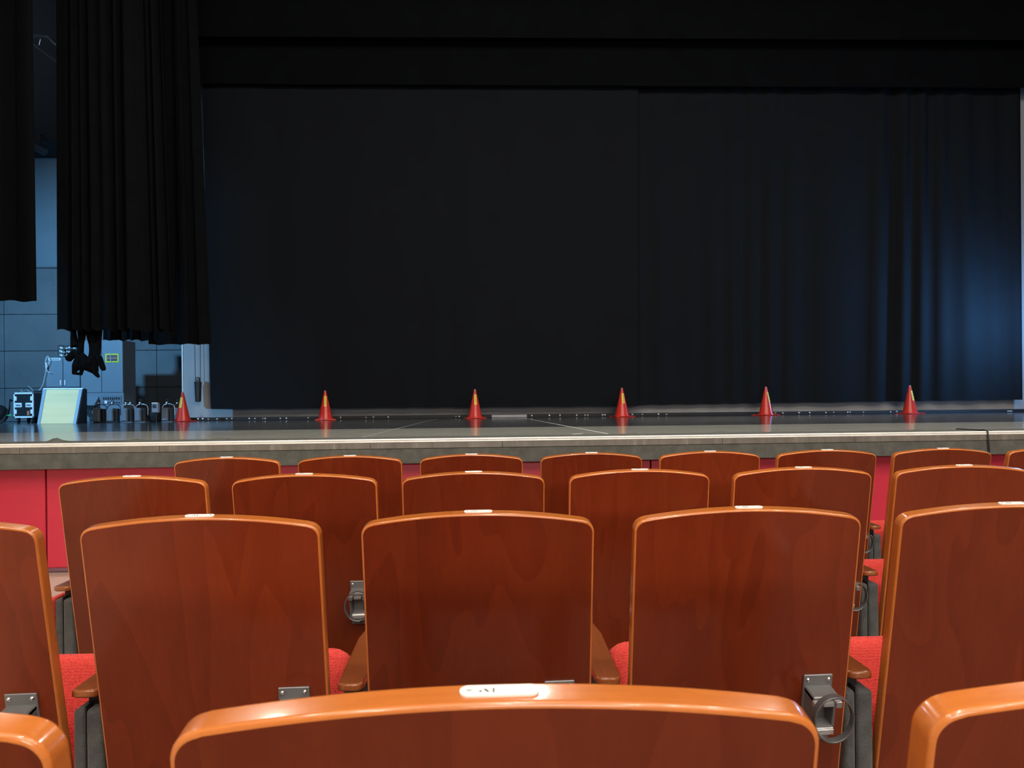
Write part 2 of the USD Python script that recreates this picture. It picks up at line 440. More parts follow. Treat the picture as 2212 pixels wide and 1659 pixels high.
obj('metal_edging', cat(lip(EX0, EX1, -0.03, 0.006, ZS - 0.028, ZS + 0.001, 0.002), lip_tube(0.006, -0.0065, 0.0078), lip_tube(0.006, -0.0215, 0.0070)), ALU, st, smooth=40, label='bright ribbed metal strip along the stage edge')
cuts = [EX0, lip_a(43), lip_a(345), lip_a(800), lip_a(1085), lip_a(1560), lip_a(1845), lip_a(2130), EX1]
for i in range(len(cuts) - 1):
    obj('nosing_board', lip(cuts[i] + 0.001, cuts[i + 1] - 0.001, -0.02, 0.009, ZS - 0.074, ZS - 0.028, 0.003), NOSING, st, smooth=False)
fc = [EX0, lip_a(2133), EX1]
for i in range(2):
    obj('felt_fascia', lip(fc[i] + 0.003, fc[i + 1] - 0.003, -0.04, 0.003, ZS - 0.190, ZS - 0.074, 0.004), FELT, st, smooth=False, label='dark grey felt band under the stage edge')
pj = [98 + 435.7 * i for i in range(-2, 7)]
pa = [lip_a(u, o=-0.155) for u in pj]
for i in range(len(pa) - 1):
    obj('red_panel', lip(pa[i] + 0.006, pa[i + 1] - 0.006, -0.185, -0.155, 0.035, ZS - 0.15, 0.003), RED_PANEL, st, smooth=False)
obj('backing', lip(EX0, EX1, -0.26, -0.19, 0.0, ZS - 0.06), BLACK, st, smooth=False)
obj('base_strip', lip(EX0, EX1, -0.19, -0.148, 0.004, 0.034, 0.004), PURPLE, st, smooth=False, label='purple strip at the foot of the red panels')

# the loose black mat whose front edge ripples behind the metal edging
na, no = 420, 6
A_ = np.linspace(EX0, EX1, na)
bumps = [(lip_a(100), 0.10, 0.040), (lip_a(282), 0.13, 0.022), (lip_a(470), 0.13, 0.020), (lip_a(760), 0.12, 0.010), (lip_a(985), 0.10, 0.010), (lip_a(1160), 0.12, 0.008),
         (lip_a(1375), 0.12, 0.022), (lip_a(1570), 0.10, 0.026), (lip_a(1800), 0.16, 0.015), (lip_a(2000), 0.12, 0.014)]
hh = np.full(na, 0.004)
for c_, w_, h_ in bumps:
    q = np.abs(A_ - c_) / w_
    hh += h_ * np.clip(1 - q, 0, 1) ** 1.5
V, F = [], []
for i in range(na):
    for j in range(no):
        q = j / (no - 1)
        o = -0.07 - 0.30 * q
        p = pL + dirL * A_[i] + nrm * o
        V.append((p[0], p[1], ZS + 0.003 + (hh[i] - 0.003) * (0.0, 1.0, 0.55, 0.25, 0.08, 0.0)[j]))
for i in range(na):
    for j in range(no):
        p = V[i * no + j]
        V.append((p[0], p[1], p[2] - 0.0025))
n0 = na * no
for i in range(na - 1):
    for j in range(no - 1):
        a = i * no + j
        F += [(a, a + no, a + 1), (a + 1, a + no, a + no + 1), (n0 + a, n0 + a + 1, n0 + a + no), (n0 + a + 1, n0 + a + no + 1, n0 + a + no)]
    for j in (0, no - 1):
        a, b = i * no + j, (i + 1) * no + j
        F += [(a, n0 + a, b), (b, n0 + a, n0 + b)]
mat_ = obj('floor_mat', (np.array(V), np.array(F)), FELT, smooth=40)
data(mat_, 'dark grey mat strip with rippled front edge along the stage lip', 'mat')

# stage house: rear wall with concrete panels, dark side walls and roof
YW = 19.5
wb = thing('wall_back', 'blue-grey concrete panel wall at the back of the stage wing', 'wall', kind='structure')
xs_ = [-19.5, P(9, 758, YW)[0], P(173, 758, YW)[0], P(338, 758, YW)[0], P(500, 758, YW)[0]]
zs_ = [ZS, P(100, 838, YW)[2], P(100, 758, YW)[2], P(100, 679, YW)[2], P(100, 578, YW)[2]]
for i in range(len(xs_) - 1):
    for j in range(len(zs_) - 1):
        obj('panel', cbox(xs_[i + 1] - xs_[i] - 0.012, 0.12, zs_[j + 1] - zs_[j] - 0.012, 0.006, ((xs_[i] + xs_[i + 1]) / 2, YW + 0.06 + 0.002 * RNG.random(), (zs_[j] + zs_[j + 1]) / 2)), CONCRETE, wb, smooth=False)
zg = P(90, 240, YW)[2]
obj('upper_wall', bb(xs_[0], xs_[-1], YW + 0.02, YW + 0.14, zs_[-1] + 0.02, zg), WALL_SMOOTH, wb, smooth=False)
obj('top_wall', bb(xs_[0], xs_[-1], YW + 0.02, YW + 0.12, zg, 14), DARKWALL, wb, smooth=False, label='black wall above the gallery')
obj('ledge', cbox(xs_[-1] - xs_[0], 0.10, 0.035, 0.006, ((xs_[0] + xs_[-1]) / 2, YW - 0.03, zs_[-1])), CONCRETE, wb, smooth=False)
obj('core', bb(xs_[0], 17, YW + 0.13, YW + 0.3, ZS - 0.1, 14), DARKWALL, wb, smooth=False)
for nm, b_, lb in (('wall_stage_left', bb(-19.7, -19.5, 5.6, 19.8, -0.1, 14), 'black side wall beyond the left stage wing'),
                   ('wall_stage_right', bb(17, 17.2, 5.6, 19.8, -0.1, 14), 'black side wall beyond the right stage wing'),
                   ('ceiling_stage', bb(-19.7, 17.2, 5.0, 19.8, 14, 14.2), 'black roof of the stage house'),
                   ('wall_proscenium', bb(-19.7, 17.2, 5.0, 5.2, 9.3, 14.2), 'black wall above the stage opening')):
    data(obj(nm, b_, DARKWALL), lb, 'ceiling' if 'ceil' in nm else 'wall', kind='structure')


# ------------------------------------------------------------------ theatre seats
SH = ZC - 0.1955                                  # height of the back's top rear rim
LEAN = math.radians(11.0)
sA, cA = math.sin(LEAN), math.cos(LEAN)


def panel_map(q):
    """(x, s down the panel, t outwards to the rear) -> seat space; the shell curves round the sitter."""
    q = np.asarray(q, float)
    x, s, t = q[:, 0], q[:, 1], q[:, 2]
    y = s * sA - t * cA + 0.007 * (x / 0.22) ** 2
    z = SH - s * cA - t * sA
    return np.stack([x, y, z], 1)


def outline(hw=0.2215, top=0.0, bottom=0.74, crown=0.021, r=0.024, nseg=9, ntop=33, inset=0.0):
    hw, r = hw - inset, max(r - inset, 0.002)
    pts = []
    xs = np.linspace(-(hw - r), hw - r, ntop)
    ytop = lambda x: top + inset + crown * (x / hw) ** 2
    for x in xs: pts.append((x, ytop(x)))
    yc = ytop(hw - r) + r + 0.001
    slope = math.atan(2 * crown * (hw - r) / hw ** 2)
    for a in np.linspace(math.pi / 2 - slope, 0, nseg)[1:]: pts.append((hw - r + r * math.cos(a), yc - r * math.sin(a)))
    for s_ in np.linspace(yc + 0.03, bottom - inset, 16): pts.append((hw, s_))
    for x in np.linspace(hw, -hw, 20)[1:]: pts.append((x, bottom - inset))
    for s_ in np.linspace(bottom - inset, yc + 0.03, 16)[1:]: pts.append((-hw, s_))
    for a in np.linspace(math.pi, math.pi / 2 + slope, nseg)[:-1]: pts.append((-(hw - r) + r * math.cos(a), yc - r * math.sin(a)))
    return np.array(pts)


TH = 0.026


def loops_mesh(loops, cap0=False, cap1=False):
    """Strip between successive closed loops of equal length."""
    n = len(loops[0]); V = np.vstack(loops); F = []
    for i in range(len(loops) - 1):
        for j in range(n):
            j2 = (j + 1) % n
            a, b, c, d = i * n + j, i * n + j2, (i + 1) * n + j2, (i + 1) * n + j
            F += [(a, b, c), (a, c, d)]
    for on, base in ((cap0, 0), (cap1, (len(loops) - 1) * n)):
        if on:
            V = np.vstack([V, V[base:base + n].mean(0)]); ci = len(V) - 1
            for j in range(n):
                j2 = (j + 1) % n
                F.append((ci, base + j2, base + j) if base == 0 else (ci, base + j, base + j2))
    return V, np.array(F)


def flat_loops(base, t, scales):
    c = np.array([0, 0.36])
    return [np.c_[(base - c) * k_ + c, np.full(len(base), t)] for k_ in scales]


BEV = 0.0040
o_in = outline(inset=BEV)
SC = [0.02, 0.15, 0.3, 0.45, 0.6, 0.75, 0.88, 0.96, 1.0]
rear = flat_loops(o_in, 0.0, SC)
front = flat_loops(o_in, -TH, SC[::-1])
rV, rF = loops_mesh(rear, cap0=True)
fV, fF = loops_mesh(front, cap1=True)
rim = []
rim.append(np.c_[outline(inset=BEV + 0.0002), np.zeros(len(o_in))])
for a in np.linspace(0, math.pi / 2, 6):
    rim.append(np.c_[outline(inset=BEV * (1 - math.sin(a))), np.full(len(o_in), -BEV * (1 - math.cos(a)))])
for a in np.linspace(math.pi / 2, 0, 5):
    rim.append(np.c_[outline(inset=BEV * (1 - math.sin(a))), np.full(len(o_in), -TH + BEV * (1 - math.cos(a)))])
eV, eF = loops_mesh(rim)


def oriented(V_, F_, ref=None):
    m = trimesh.Trimesh(panel_map(V_), F_, process=False)
    return m


# faces wind so that normals look outwards: check against the rear direction once
m_rear, m_front, m_edge = oriented(rV, rF), oriented(fV, fF), oriented(eV, eF)
if m_rear.face_normals[:, 1].mean() > 0:
    for m_ in (m_rear, m_front, m_edge): m_.invert()
if m_front.face_normals[:, 1].mean() < 0: m_front.invert()
top_f = np.argsort(-m_edge.triangles_center[:, 2])[:60]
if m_edge.face_normals[top_f][:, 2].mean() < 0: m_edge.invert()
BACK_MESH = cat(m_rear, m_front)


def at_panel(mesh):
    """A mesh in (x, s, t) to seat space."""
    m = mesh.copy(); m.vertices = panel_map(m.vertices); m.invert()
    return m


# number plate: pill on the top rim
def pill(L, wd, th, c):
    p = LineString([(-(L - wd) / 2, 0), ((L - wd) / 2, 0)]).buffer(wd / 2, quad_segs=8)
    m = trimesh.creation.extrude_polygon(p, th, engine='earcut')       # x, y, z = up
    q = np.c_[m.vertices[:, 0] + c[0], -m.vertices[:, 2] + c[1], m.vertices[:, 1] + c[2]]
    m = trimesh.Trimesh(panel_map(q), m.faces, process=False)
    if m.volume < 0: m.invert()
    return m


def top_patch(L, wd, th, c, ang=0.0):
    b_ = rot(box(L, wd, th), (0, 0, 1), ang)
    q = np.c_[b_.vertices[:, 0] + c[0], -b_.vertices[:, 2] + c[1], b_.vertices[:, 1] + c[2]]
    m = trimesh.Trimesh(panel_map(q), b_.faces, process=False)
    if m.volume < 0: m.invert()
    return m


# tipped-up seat cushion, profile in (y, z) with a rounded lip, rounded corners in plan
def cushion_mesh(hw=0.222):
    # slab axis from the hinge (low, rear) up to the front lip (high, towards the stage)
    L_, T_ = 0.46, 0.11
    ang = math.radians(52)
    ax = np.array([0, math.cos(ang), math.sin(ang)]); nn = np.array([0, -math.sin(ang), math.cos(ang)])
    p = Polygon([(-hw, 0), (hw, 0), (hw, L_), (-hw, L_)]).buffer(-0.055).buffer(0.055, quad_segs=8)
    base = np.array(p.exterior.coords)[:-1]
    base = np.array([p.exterior.interpolate(k_, normalized=True).coords[0] for k_ in np.linspace(0, 1, 96, endpoint=False)])
    cen = np.array([0, L_ / 2]); loops = []
    rr = 0.035
    prof = [(0.02, T_ + 0.012), (0.5, T_ + 0.010), (0.8, T_ + 0.004)]
    for k_, t_ in prof: loops.append(np.c_[(base - cen) * k_ + cen, np.full(len(base), t_)])
    for a in np.linspace(math.pi / 2, 0, 6):
        q = np.array(Polygon(base).buffer(-rr * (1 - math.cos(a))).exterior.coords)
        off = rr * (1 - math.cos(a))
        s_ = 1 - off / np.array([hw, L_ / 2])
        loops.append(np.c_[(base - cen) * s_ + cen, np.full(len(base), T_ - rr + rr * math.sin(a))])
    for a in np.linspace(0, math.pi / 2, 5):
        off = 0.02 * (1 - math.cos(a)); s_ = 1 - off / np.array([hw, L_ / 2])
        loops.append(np.c_[(base - cen) * s_ + cen, np.full(len(base), 0.02 - 0.02 * math.sin(a))])
    V_, F_ = loops_mesh(loops, cap0=True, cap1=True)
    org = np.array([0, 0.185, 0.228])
    W_ = org + V_[:, :1] * np.array([1, 0, 0]) + V_[:, 1:2] * ax + V_[:, 2:3] * nn
    m = trimesh.Trimesh(W_, F_, process=False)
    if m.volume < 0: m.invert()
    return m


CUSHION = cushion_mesh()
pad_loops = [np.c_[outline(hw=0.20, top=0.03, bottom=0.60, crown=0.018, r=0.04, inset=i_), np.full(len(o_in), t_)] for t_, i_ in ((-TH, 0.0), (-TH - 0.025, 0.0), (-TH - 0.04, 0.006), (-TH - 0.047, 0.02))]
pV, pF = loops_mesh(pad_loops + flat_loops(pad_loops[-1][:, :2], -TH - 0.05, [0.8, 0.4, 0.05]), cap1=True)
PAD = trimesh.Trimesh(panel_map(pV), pF, process=False)
if PAD.face_normals[:, 1].mean() < 0: PAD.invert()


def armrest_mesh(x):
    prof = [(-0.026, 0.095), (0.026, 0.095), (0.034, 0.40), (0.020, 0.55), (-0.020, 0.55), (-0.034, 0.40)]
    p = Polygon(prof).buffer(-0.012).buffer(0.012, quad_segs=6)
    base = np.array([p.exterior.interpolate(k_, normalized=True).coords[0] for k_ in np.linspace(0, 1, 80, endpoint=False)])
    loops = []
    r_, T_ = 0.005, 0.016
    cen = np.array([0, 0.32])
    for t_, ins in [(T_, 0.5), (T_, r_)] + [(T_ - r_ + r_ * math.sin(a), r_ * (1 - math.cos(a))) for a in np.linspace(math.pi / 2, 0, 5)][1:] + [(r_ - r_ * math.sin(a), r_ * (1 - math.cos(a))) for a in np.linspace(0, math.pi / 2, 5)] + [(0, 0.5)]:
        if ins == 0.5: q = (base - cen) * np.array([0.2, 0.8]) + cen
        else: q = (base - cen) * (1 - ins / np.array([0.03, 0.23])) + cen
        loops.append(np.c_[q[:, 0] + x, q[:, 1], np.full(len(base), 0.650 + t_)])
    V_, F_ = loops_mesh(loops, cap0=True, cap1=True)
    m = trimesh.Trimesh(V_, F_, process=False)
    if m.volume < 0: m.invert()
    return m


def post_mesh(x):
    a = rbox(0.024, 0.33, 0.622, 0.009, (x - 0.0170, 0.275, 0.311))
    b_ = rbox(0.036, 0.33, 0.622, 0.009, (x + 0.0140, 0.275, 0.311))
    return cat(a, b_)


def ring_mesh(R, r0, hgt, c):
    """Short open band (cup ring), axis along t, centre c in (x, s, t)."""
    n = 40; loops = []
    for rad, t_ in ((R, -hgt / 2 + 0.001), (R, hgt / 2 - 0.001), (R - 0.001, hgt / 2), (r0 + 0.001, hgt / 2), (r0, hgt / 2 - 0.001), (r0, -hgt / 2 + 0.001), (r0 + 0.001, -hgt / 2), (R - 0.001, -hgt / 2), (R, -hgt / 2 + 0.001)):
        w = np.linspace(0, 2 * math.pi, n, endpoint=False)
        loops.append(np.c_[c[0] + rad * np.cos(w), c[1] + rad * 1.14 * np.sin(w), np.full(n, c[2] + t_)])
    V_, F_ = loops_mesh(loops)
    V_[:, 2] += (V_[:, 1] - c[1]) * 0.10
    m = trimesh.Trimesh(panel_map(V_), F_, process=False)
    return m if m.volume > 0 else (m.invert() or m)


def make_seat(name, label, end=False):
    t = thing(name, label, 'seat')
    obj('back_panel', BACK_MESH, WOOD, t, smooth=35)
    obj('edge_band', m_edge, WOOD_EDGE, t, smooth=60, label='lighter orange edge of the wooden back')
    pl = obj('number_plate', pill(0.054, 0.0125, 0.0016, (0, 0.0, -TH / 2 - 0.0005)), PLATE, t, label='white pill-shaped number plate on the top edge')
    for sx in (-1, 1):
        obj('screw', top_patch(0.0036, 0.0012, 0.0008, (sx * 0.0205, -0.0019, -TH / 2)), SCREW, pl, smooth=False)
    obj('mark', cat(top_patch(0.0040, 0.0011, 0.0006, (-0.0088, -0.0018, -TH / 2), 0.9), top_patch(0.0016, 0.0010, 0.0006, (-0.0128, -0.0018, -TH / 2 + 0.001)),
                    top_patch(0.0011, 0.0042, 0.0006, (-0.0040, -0.0018, -TH / 2))), MARK, pl, smooth=False)
    obj('backrest_pad', PAD, FABRIC, t, smooth=40)
    obj('seat_cushion', CUSHION, FABRIC, t, smooth=40, label='tipped-up red fabric seat cushion')
    for x in ([-0.26, 0.26] if end else [0.26]):
        obj('armrest', armrest_mesh(x), ARM_WOOD, t, smooth=40)
        p = obj('side_post', post_mesh(x), POST, t, smooth=40, label='grey felt-covered post under the armrest')
        obj('seam', cat(bb(x - 0.0055, x - 0.0035, 0.112, 0.40, 0.0, 0.628), bb(x - 0.012, x + 0.012, 0.14, 0.42, 0.618, 0.640)), POST_DARK, p, smooth=False)
    if end:
        obj('end_panel', rbox(0.022, 0.40, 0.60, 0.008, (-0.303, 0.30, 0.325)), FABRIC, t, label='red fabric panel on the aisle end')
    # folding cup holder
    hx, s0 = 0.157, 0.347
    ch = obj('cup_holder', cat(at_panel(rbox(0.060, 0.146, 0.005, 0.0022, (hx, s0 + 0.073, 0.0022))), at_panel(cbox(0.054, 0.012, 0.044, 0.002, (hx, s0 + 0.029, 0.024))),
                               at_panel(cbox(0.006, 0.088, 0.042, 0.0015, (hx - 0.024, s0 + 0.070, 0.023))), at_panel(cbox(0.006, 0.088, 0.030, 0.0015, (hx + 0.024, s0 + 0.070, 0.017)))),
             HOLDER, t, smooth=False, label='grey metal folding cup holder on the back')
    obj('hinge', cat(at_panel(rbox(0.014, 0.013, 0.015, 0.003, (hx - 0.0215, s0 + 0.036, 0.049))), at_panel(rbox(0.014, 0.013, 0.015, 0.003, (hx + 0.0215, s0 + 0.036, 0.049))),
                     at_panel(rbox(0.024, 0.010, 0.010, 0.003, (hx, s0 + 0.034, 0.052)))), HOLDER_LIGHT, ch, smooth=30)
    obj('ring', ring_mesh(0.0405, 0.0375, 0.016, (hx + 0.003, s0 + 0.054, 0.070)), HOLDER_RING, ch, smooth=40)
    obj('tray', cat(at_panel(cbox(0.044, 0.006, 0.036, 0.001, (hx, s0 + 0.098, 0.021))), at_panel(cbox(0.044, 0.012, 0.004, 0.001, (hx, s0 + 0.103, 0.040)))), HOLDER_LIGHT, ch, smooth=False)
    for sx in (-0.0215, 0.0215):
        sc = trimesh.creation.icosphere(2, 0.0045)
        obj('screw', at_panel(move(sc, (hx + sx, s0 + 0.010, 0.0045))), SCREW, ch, smooth=True)
    obj('screw', at_panel(cyl(0.0042, 0.004, (hx, s0 + 0.136, 0.0060))), POST_DARK, ch, smooth=30)
    obj('bore', at_panel(cyl(0.0065, 0.003, (hx + 0.016, s0 + 0.058, 0.0060))), POST_DARK, ch, smooth=30)
    return t


ROWD, ROW0, PITCH, SKEW, X0 = 0.9, 0.5124, 0.52, -0.0207, 0.0091


def seat_loc(row, n):
    return (X0 + n * PITCH + SKEW * row, ROW0 + ROWD * row - (0.022 if row == 0 else 0.012), (0.0008 if row == 0 else -0.0025) - 0.0012 * row)


rows = {0: [-1, 0, 1], 1: [-2, -1, 0, 1, 2], 2: [-2, -1, 0, 1, 2, 3], 3: [-2, -1, 0, 1, 2, 3, 4, 5]}
order = ['first', 'second', 'third', 'fourth', 'fifth', 'sixth', 'seventh', 'eighth']
row_words = {0: 'nearest row, lowest in the picture', 1: 'second-nearest row, large in the middle', 2: 'third row back from the nearest', 3: 'farthest row, closest to the stage'}
label_of = {
    (0, -1): 'varnished wooden seat back of the nearest row, rounded corner cut off at bottom left',
    (0, 0): 'large varnished wooden seat back of the nearest row, at bottom centre',
    (0, 1): 'varnished wooden seat back of the nearest row, cut off at bottom right',
    (1, -2): 'dark wooden seat back of the second-nearest row, cut by the left edge',
    (1, -1): 'big wooden seat back of the second-nearest row, left of the centre one',
    (1, 0): 'big wooden seat back in the centre of the second-nearest row',
    (1, 1): 'big wooden seat back of second-nearest row with its whole cup-holder ring showing',
    (1, 2): 'big wooden seat back of the second-nearest row, cut by the right edge',
}
for r_, w_ in ((2, 'second row from the stage'), (3, 'front row nearest the stage')):
    for i, n in enumerate(rows[r_]):
        label_of[(r_, n)] = f'brown wooden theatre seat, {order[i]} from the left in the {w_}'
label_of[(2, -2)] = 'aisle-end wooden seat with red side panel, leftmost in the second row from the stage'
label_of[(3, 5)] = 'brown wooden theatre seat of the front row nearest the stage, cut by right edge'
proto = make_seat('theatre_seat', label_of[(1, 0)])
ends = None
for r_ in (1, 0, 2, 3):
    for n in rows[r_]:
        loc = seat_loc(r_, n)
        grp = {0: 'seats of the nearest row', 1: 'seats of the second-nearest row', 2: 'seats of the second row from the stage', 3: 'seats of the front row by the stage'}[r_]
        if (r_, n) == (1, 0):
            proto.GetAttribute('xformOp:translate').Set(Gf.Vec3d(*loc)); data(proto, group=grp); continue
        if n == -2:
            if ends is None:
                ends = make_seat('end_seat', label_of[(r_, n)], end=True)
                ends.GetAttribute('xformOp:translate').Set(Gf.Vec3d(*loc)); data(ends, group=grp)
            else:
                copy_of(ends, loc, 0, label_of[(r_, n)], grp)
            continue
        copy_of(proto, loc, 0, label_of[(r_, n)], grp)

# ------------------------------------------------------------------ curtains


def cloth(c00, c10, c01, c11, folds, amp_top, amp_bot, seed, nu=260, nv=40, hem=0.0, thick=0.008, mat=VELOUR, name='leg_curtain', label='', catg='curtain', group=None, soft=0.5, extra=None):
    """Hanging cloth between its lower corners c00, c10 and upper corners c01, c11; folds along it."""
    rg = np.random.default_rng(seed)
    U_ = np.linspace(0, 1, nu); Vv = np.linspace(0, 1, nv)
    k_ = np.sort(rg.uniform(0, 1, folds)); ph = rg.uniform(0, 6.28, 6); dr = rg.uniform(-0.02, 0.02, 6)
    pos = np.zeros((nv, nu, 3)); c00, c10, c01, c11 = map(np.asarray, (c00, c10, c01, c11))
    c01 = c00 + (c01 - c00) * (13.99 - c00[2]) / (c01[2] - c00[2]); c11 = c10 + (c11 - c10) * (13.99 - c10[2]) / (c11[2] - c10[2])
    for j, v in enumerate(Vv):
        a = amp_bot + (amp_top - amp_bot) * v
        warp = U_ + 0.035 * np.sin(2 * math.pi * 1.3 * U_ + ph[0] + 0.5 * v) + 0.02 * np.sin(2 * math.pi * 2.9 * U_ + ph[1] - 0.6 * v)
        s1 = np.sin(2 * math.pi * folds * warp + ph[2])
        prof = np.sign(s1) * np.abs(s1) ** soft
        env = 0.55 + 0.45 * np.sin(2 * math.pi * 1.7 * U_ + ph[3]) * np.sin(2 * math.pi * 0.9 * U_ + ph[4])
        g = prof * env + 0.35 * np.sin(2 * math.pi * folds * 0.43 * warp + ph[5])
        if extra is not None: g = g * extra(U_)
        x = (1 - v) * (c00 + (c10 - c00) * U_[:, None]) + v * (c01 + (c11 - c01) * U_[:, None])
        x = x.copy(); x[:, 1] += a * g
        x[:, 2] += hem * (1 - v) * np.sin(2 * math.pi * folds * warp + 1.0) * 0.5
        pos[j] = x
    back = pos.copy(); back[:, :, 1] += thick
    V_ = np.vstack([pos.reshape(-1, 3), back.reshape(-1, 3)]); N_ = nu * nv
    i, j = np.meshgrid(np.arange(nu - 1), np.arange(nv - 1))
    a = (j * nu + i).ravel()
    F_ = [np.c_[a, a + 1, a + nu + 1], np.c_[a, a + nu + 1, a + nu], np.c_[N_ + a, N_ + a + nu + 1, N_ + a + 1], np.c_[N_ + a, N_ + a + nu, N_ + a + nu + 1]]
    e = np.arange(nu - 1)
    F_ += [np.c_[e, N_ + e, e + 1], np.c_[e + 1, N_ + e, N_ + e + 1]]
    t_ = (nv - 1) * nu + e
    F_ += [np.c_[t_, t_ + 1, N_ + t_], np.c_[t_ + 1, N_ + t_ + 1, N_ + t_]]
    r_ = np.arange(nv - 1) * nu
    F_ += [np.c_[r_, r_ + nu, N_ + r_], np.c_[r_ + nu, N_ + r_ + nu, N_ + r_]]
    r2 = r_ + nu - 1
    F_ += [np.c_[r2, N_ + r2, r2 + nu], np.c_[r2 + nu, N_ + r2, N_ + r2 + nu]]
    m = obj(name, (V_, np.vstack(F_)), mat, smooth=60)
    return data(m, label, catg, group)


cloth(P(-260, 650, 11.0), P(77, 650, 11.0), P(-260, -90, 11.0), P(67, -90, 11.0), 5, 0.03, 0.05, 3, label='black leg curtain cut by the left edge of the picture, its hem highest', hem=0.03)
cloth(P(120, 713, 12.5), P(372, 713, 12.5), P(118, -90, 12.5), P(345, -90, 12.5), 9, 0.10, 0.15, 11, label='tall black leg curtain with deep folds hanging over the knotted cloth', hem=0.04, soft=0.7)
cloth(P(222, 735, 13.6), P(348, 735, 13.6), P(222, 60, 13.6), P(348, 60, 13.6), 5, 0.05, 0.08, 5, label='short strip of black leg curtain seen under the folded one', hem=0.03, mat=VELOUR2)
cloth(P(322, 744, 14.6), P(453, 744, 14.6), P(322, 30, 14.6), P(424, 30, 14.6), 3, 0.06, 0.12, 21, label='black leg curtain spreading to the right beside the bright screen gap', hem=0.02)
YC = 16.95
cloth(P(455, 884, YC), P(1378, 877.5, YC), P(433, 60, YC), P(1378, 60, YC), 9, 0.03, 0.04, 31, nu=520, label='left half of the wide black stage curtain behind the cones', mat=VELOUR2, name='stage_curtain', hem=0.010, soft=1.0,
      extra=lambda U_: 0.35 + 1.1 * np.exp(-(U_ / 0.22) ** 2) + 0.6 * np.exp(-((U_ - 0.97) / 0.10) ** 2))
cloth(P(1290, 876, YC + 0.16), P(2205, 863, YC + 0.16), P(1290, 60, YC + 0.16), P(2203, 60, YC + 0.16), 17, 0.07, 0.09, 47, nu=620, label='right half of the wide black stage curtain, blue light along its folds', mat=VELOUR2, name='stage_curtain', hem=0.012, soft=0.9,
      extra=lambda U_: 0.30 + 0.8 * np.clip((U_ - 0.35) / 0.5, 0, 1) + 0.6 * np.exp(-((U_ - 0.08) / 0.06) ** 2))
cloth(P(335, 180, 16.68), P(2500, 191, 16.68), P(335, -60, 16.68), P(2500, -60, 16.68), 6, 0.004, 0.006, 61, mat=BORDER, name='border_curtain', label='black border with its hem low above the stage curtain', nv=10)
cloth(P(330, 78, 16.1), P(2500, 88, 16.1), P(330, -160, 16.1), P(2500, -160, 16.1), 5, 0.004, 0.006, 62, mat=BORDER, name='border_curtain', label='topmost black border across the upper edge of the picture', nv=10)

# ------------------------------------------------------------------ white backing screen and the trough in front of it
YS = 17.42
cy = thing('cyclorama', 'white backing screen showing beside and below the black stage curtain', 'backdrop')
xl, xr = P(393, 800, YS)[0], 15.5
obj('screen_sheet', bb(xl + 0.03, xr, YS, YS + 0.02, ZS + 0.07, 10.5), SCREEN, cy, smooth=False)
obj('edge_frame', cbox(0.03, 0.05, 10.5 - ZS - 0.06, 0.004, (xl + 0.015, YS + 0.01, (10.5 + ZS + 0.06) / 2)), WHITE, cy, smooth=False)

fb = thing('footlight_batten', 'low black batten with small shiny fittings along the foot of the screen', 'batten')
YB = 17.16
bx0, bx1 = P(405, 905, YB)[0], P(2215, 890, YB)[0] + 2
obj('trough', cat(cbox(bx1 - bx0, 0.12, 0.075, 0.006, ((bx0 + bx1) / 2, YB + 0.08, ZS + 0.0375))), BLACK, fb, smooth=False)
for i, u in enumerate([427, 437, 449, 468, 489, 500, 538, 550, 567, 572, 605, 618, 665, 690, 735, 790, 806, 838, 985, 992, 1149, 1187, 1210, 1246, 1264, 1270, 1302, 1307, 1366, 1388, 1423, 1440, 1676, 1692, 1727, 1750, 1785, 1802, 1832, 1837, 1866, 1925, 1938]):
    p = P(u, 900, YB - 0.004)
    s_ = trimesh.creation.icosphere(1, 0.018 + 0.010 * RNG.random()); s_.vertices *= (1.0, 0.6, 0.9)
    obj('fitting', move(s_, (p[0], YB + 0.018, ZS + 0.036 + 0.008 * RNG.random())), BOLT, fb, smooth=True)
obj('grey_cover', cbox(P(1138, 900, YB)[0] - P(1062, 900, YB)[0], 0.03, 0.062, 0.004, ((P(1138, 900, YB)[0] + P(1062, 900, YB)[0]) / 2, YB - 0.0, ZS + 0.036)), TAPE_GREY, fb, smooth=False, label='pale grey cover strip in the middle of the batten')
obj('white_clip', cbox(0.12, 0.02, 0.02, 0.003, (P(2181, 891, YB)[0], YB, ZS + 0.03)), TAPE, fb, smooth=False)

# black handset hung on two cords in front of the screen
YH = 17.22
hu = thing('hanging_microphone', 'black microphone-shaped handset hanging on two cords before the white screen', 'microphone', P(428, 868, YH))
hz = P(428, 868, YH)
body = lathe([(0, 0), (0.056, 0), (0.062, 0.02), (0.066, 0.10), (0.072, 0.30), (0.078, 0.42), (0.082, 0.44), (0.080, 0.455), (0.03, 0.456), (0, 0.456)], 24)
obj('sleeve', body, RUBBER, hu, smooth=40)
head = lathe([(0, 0.45), (0.055, 0.45), (0.060, 0.49), (0.056, 0.53), (0.035, 0.56), (0, 0.567)], 24)
obj('head', head, HOLDER_DARK, hu, smooth=40)
for sx, sx2 in ((-0.055, -0.075), (0.055, 0.10)):
    obj('cord', tube([(sx, 0, 0.45), (sx * 1.2, 0, 1.5), (sx2 * 1.3, 0, 5.2), (sx2 * 1.3, 0, 13.99 - hz[2])], 0.007, 6), RUBBER, hu, smooth=True)

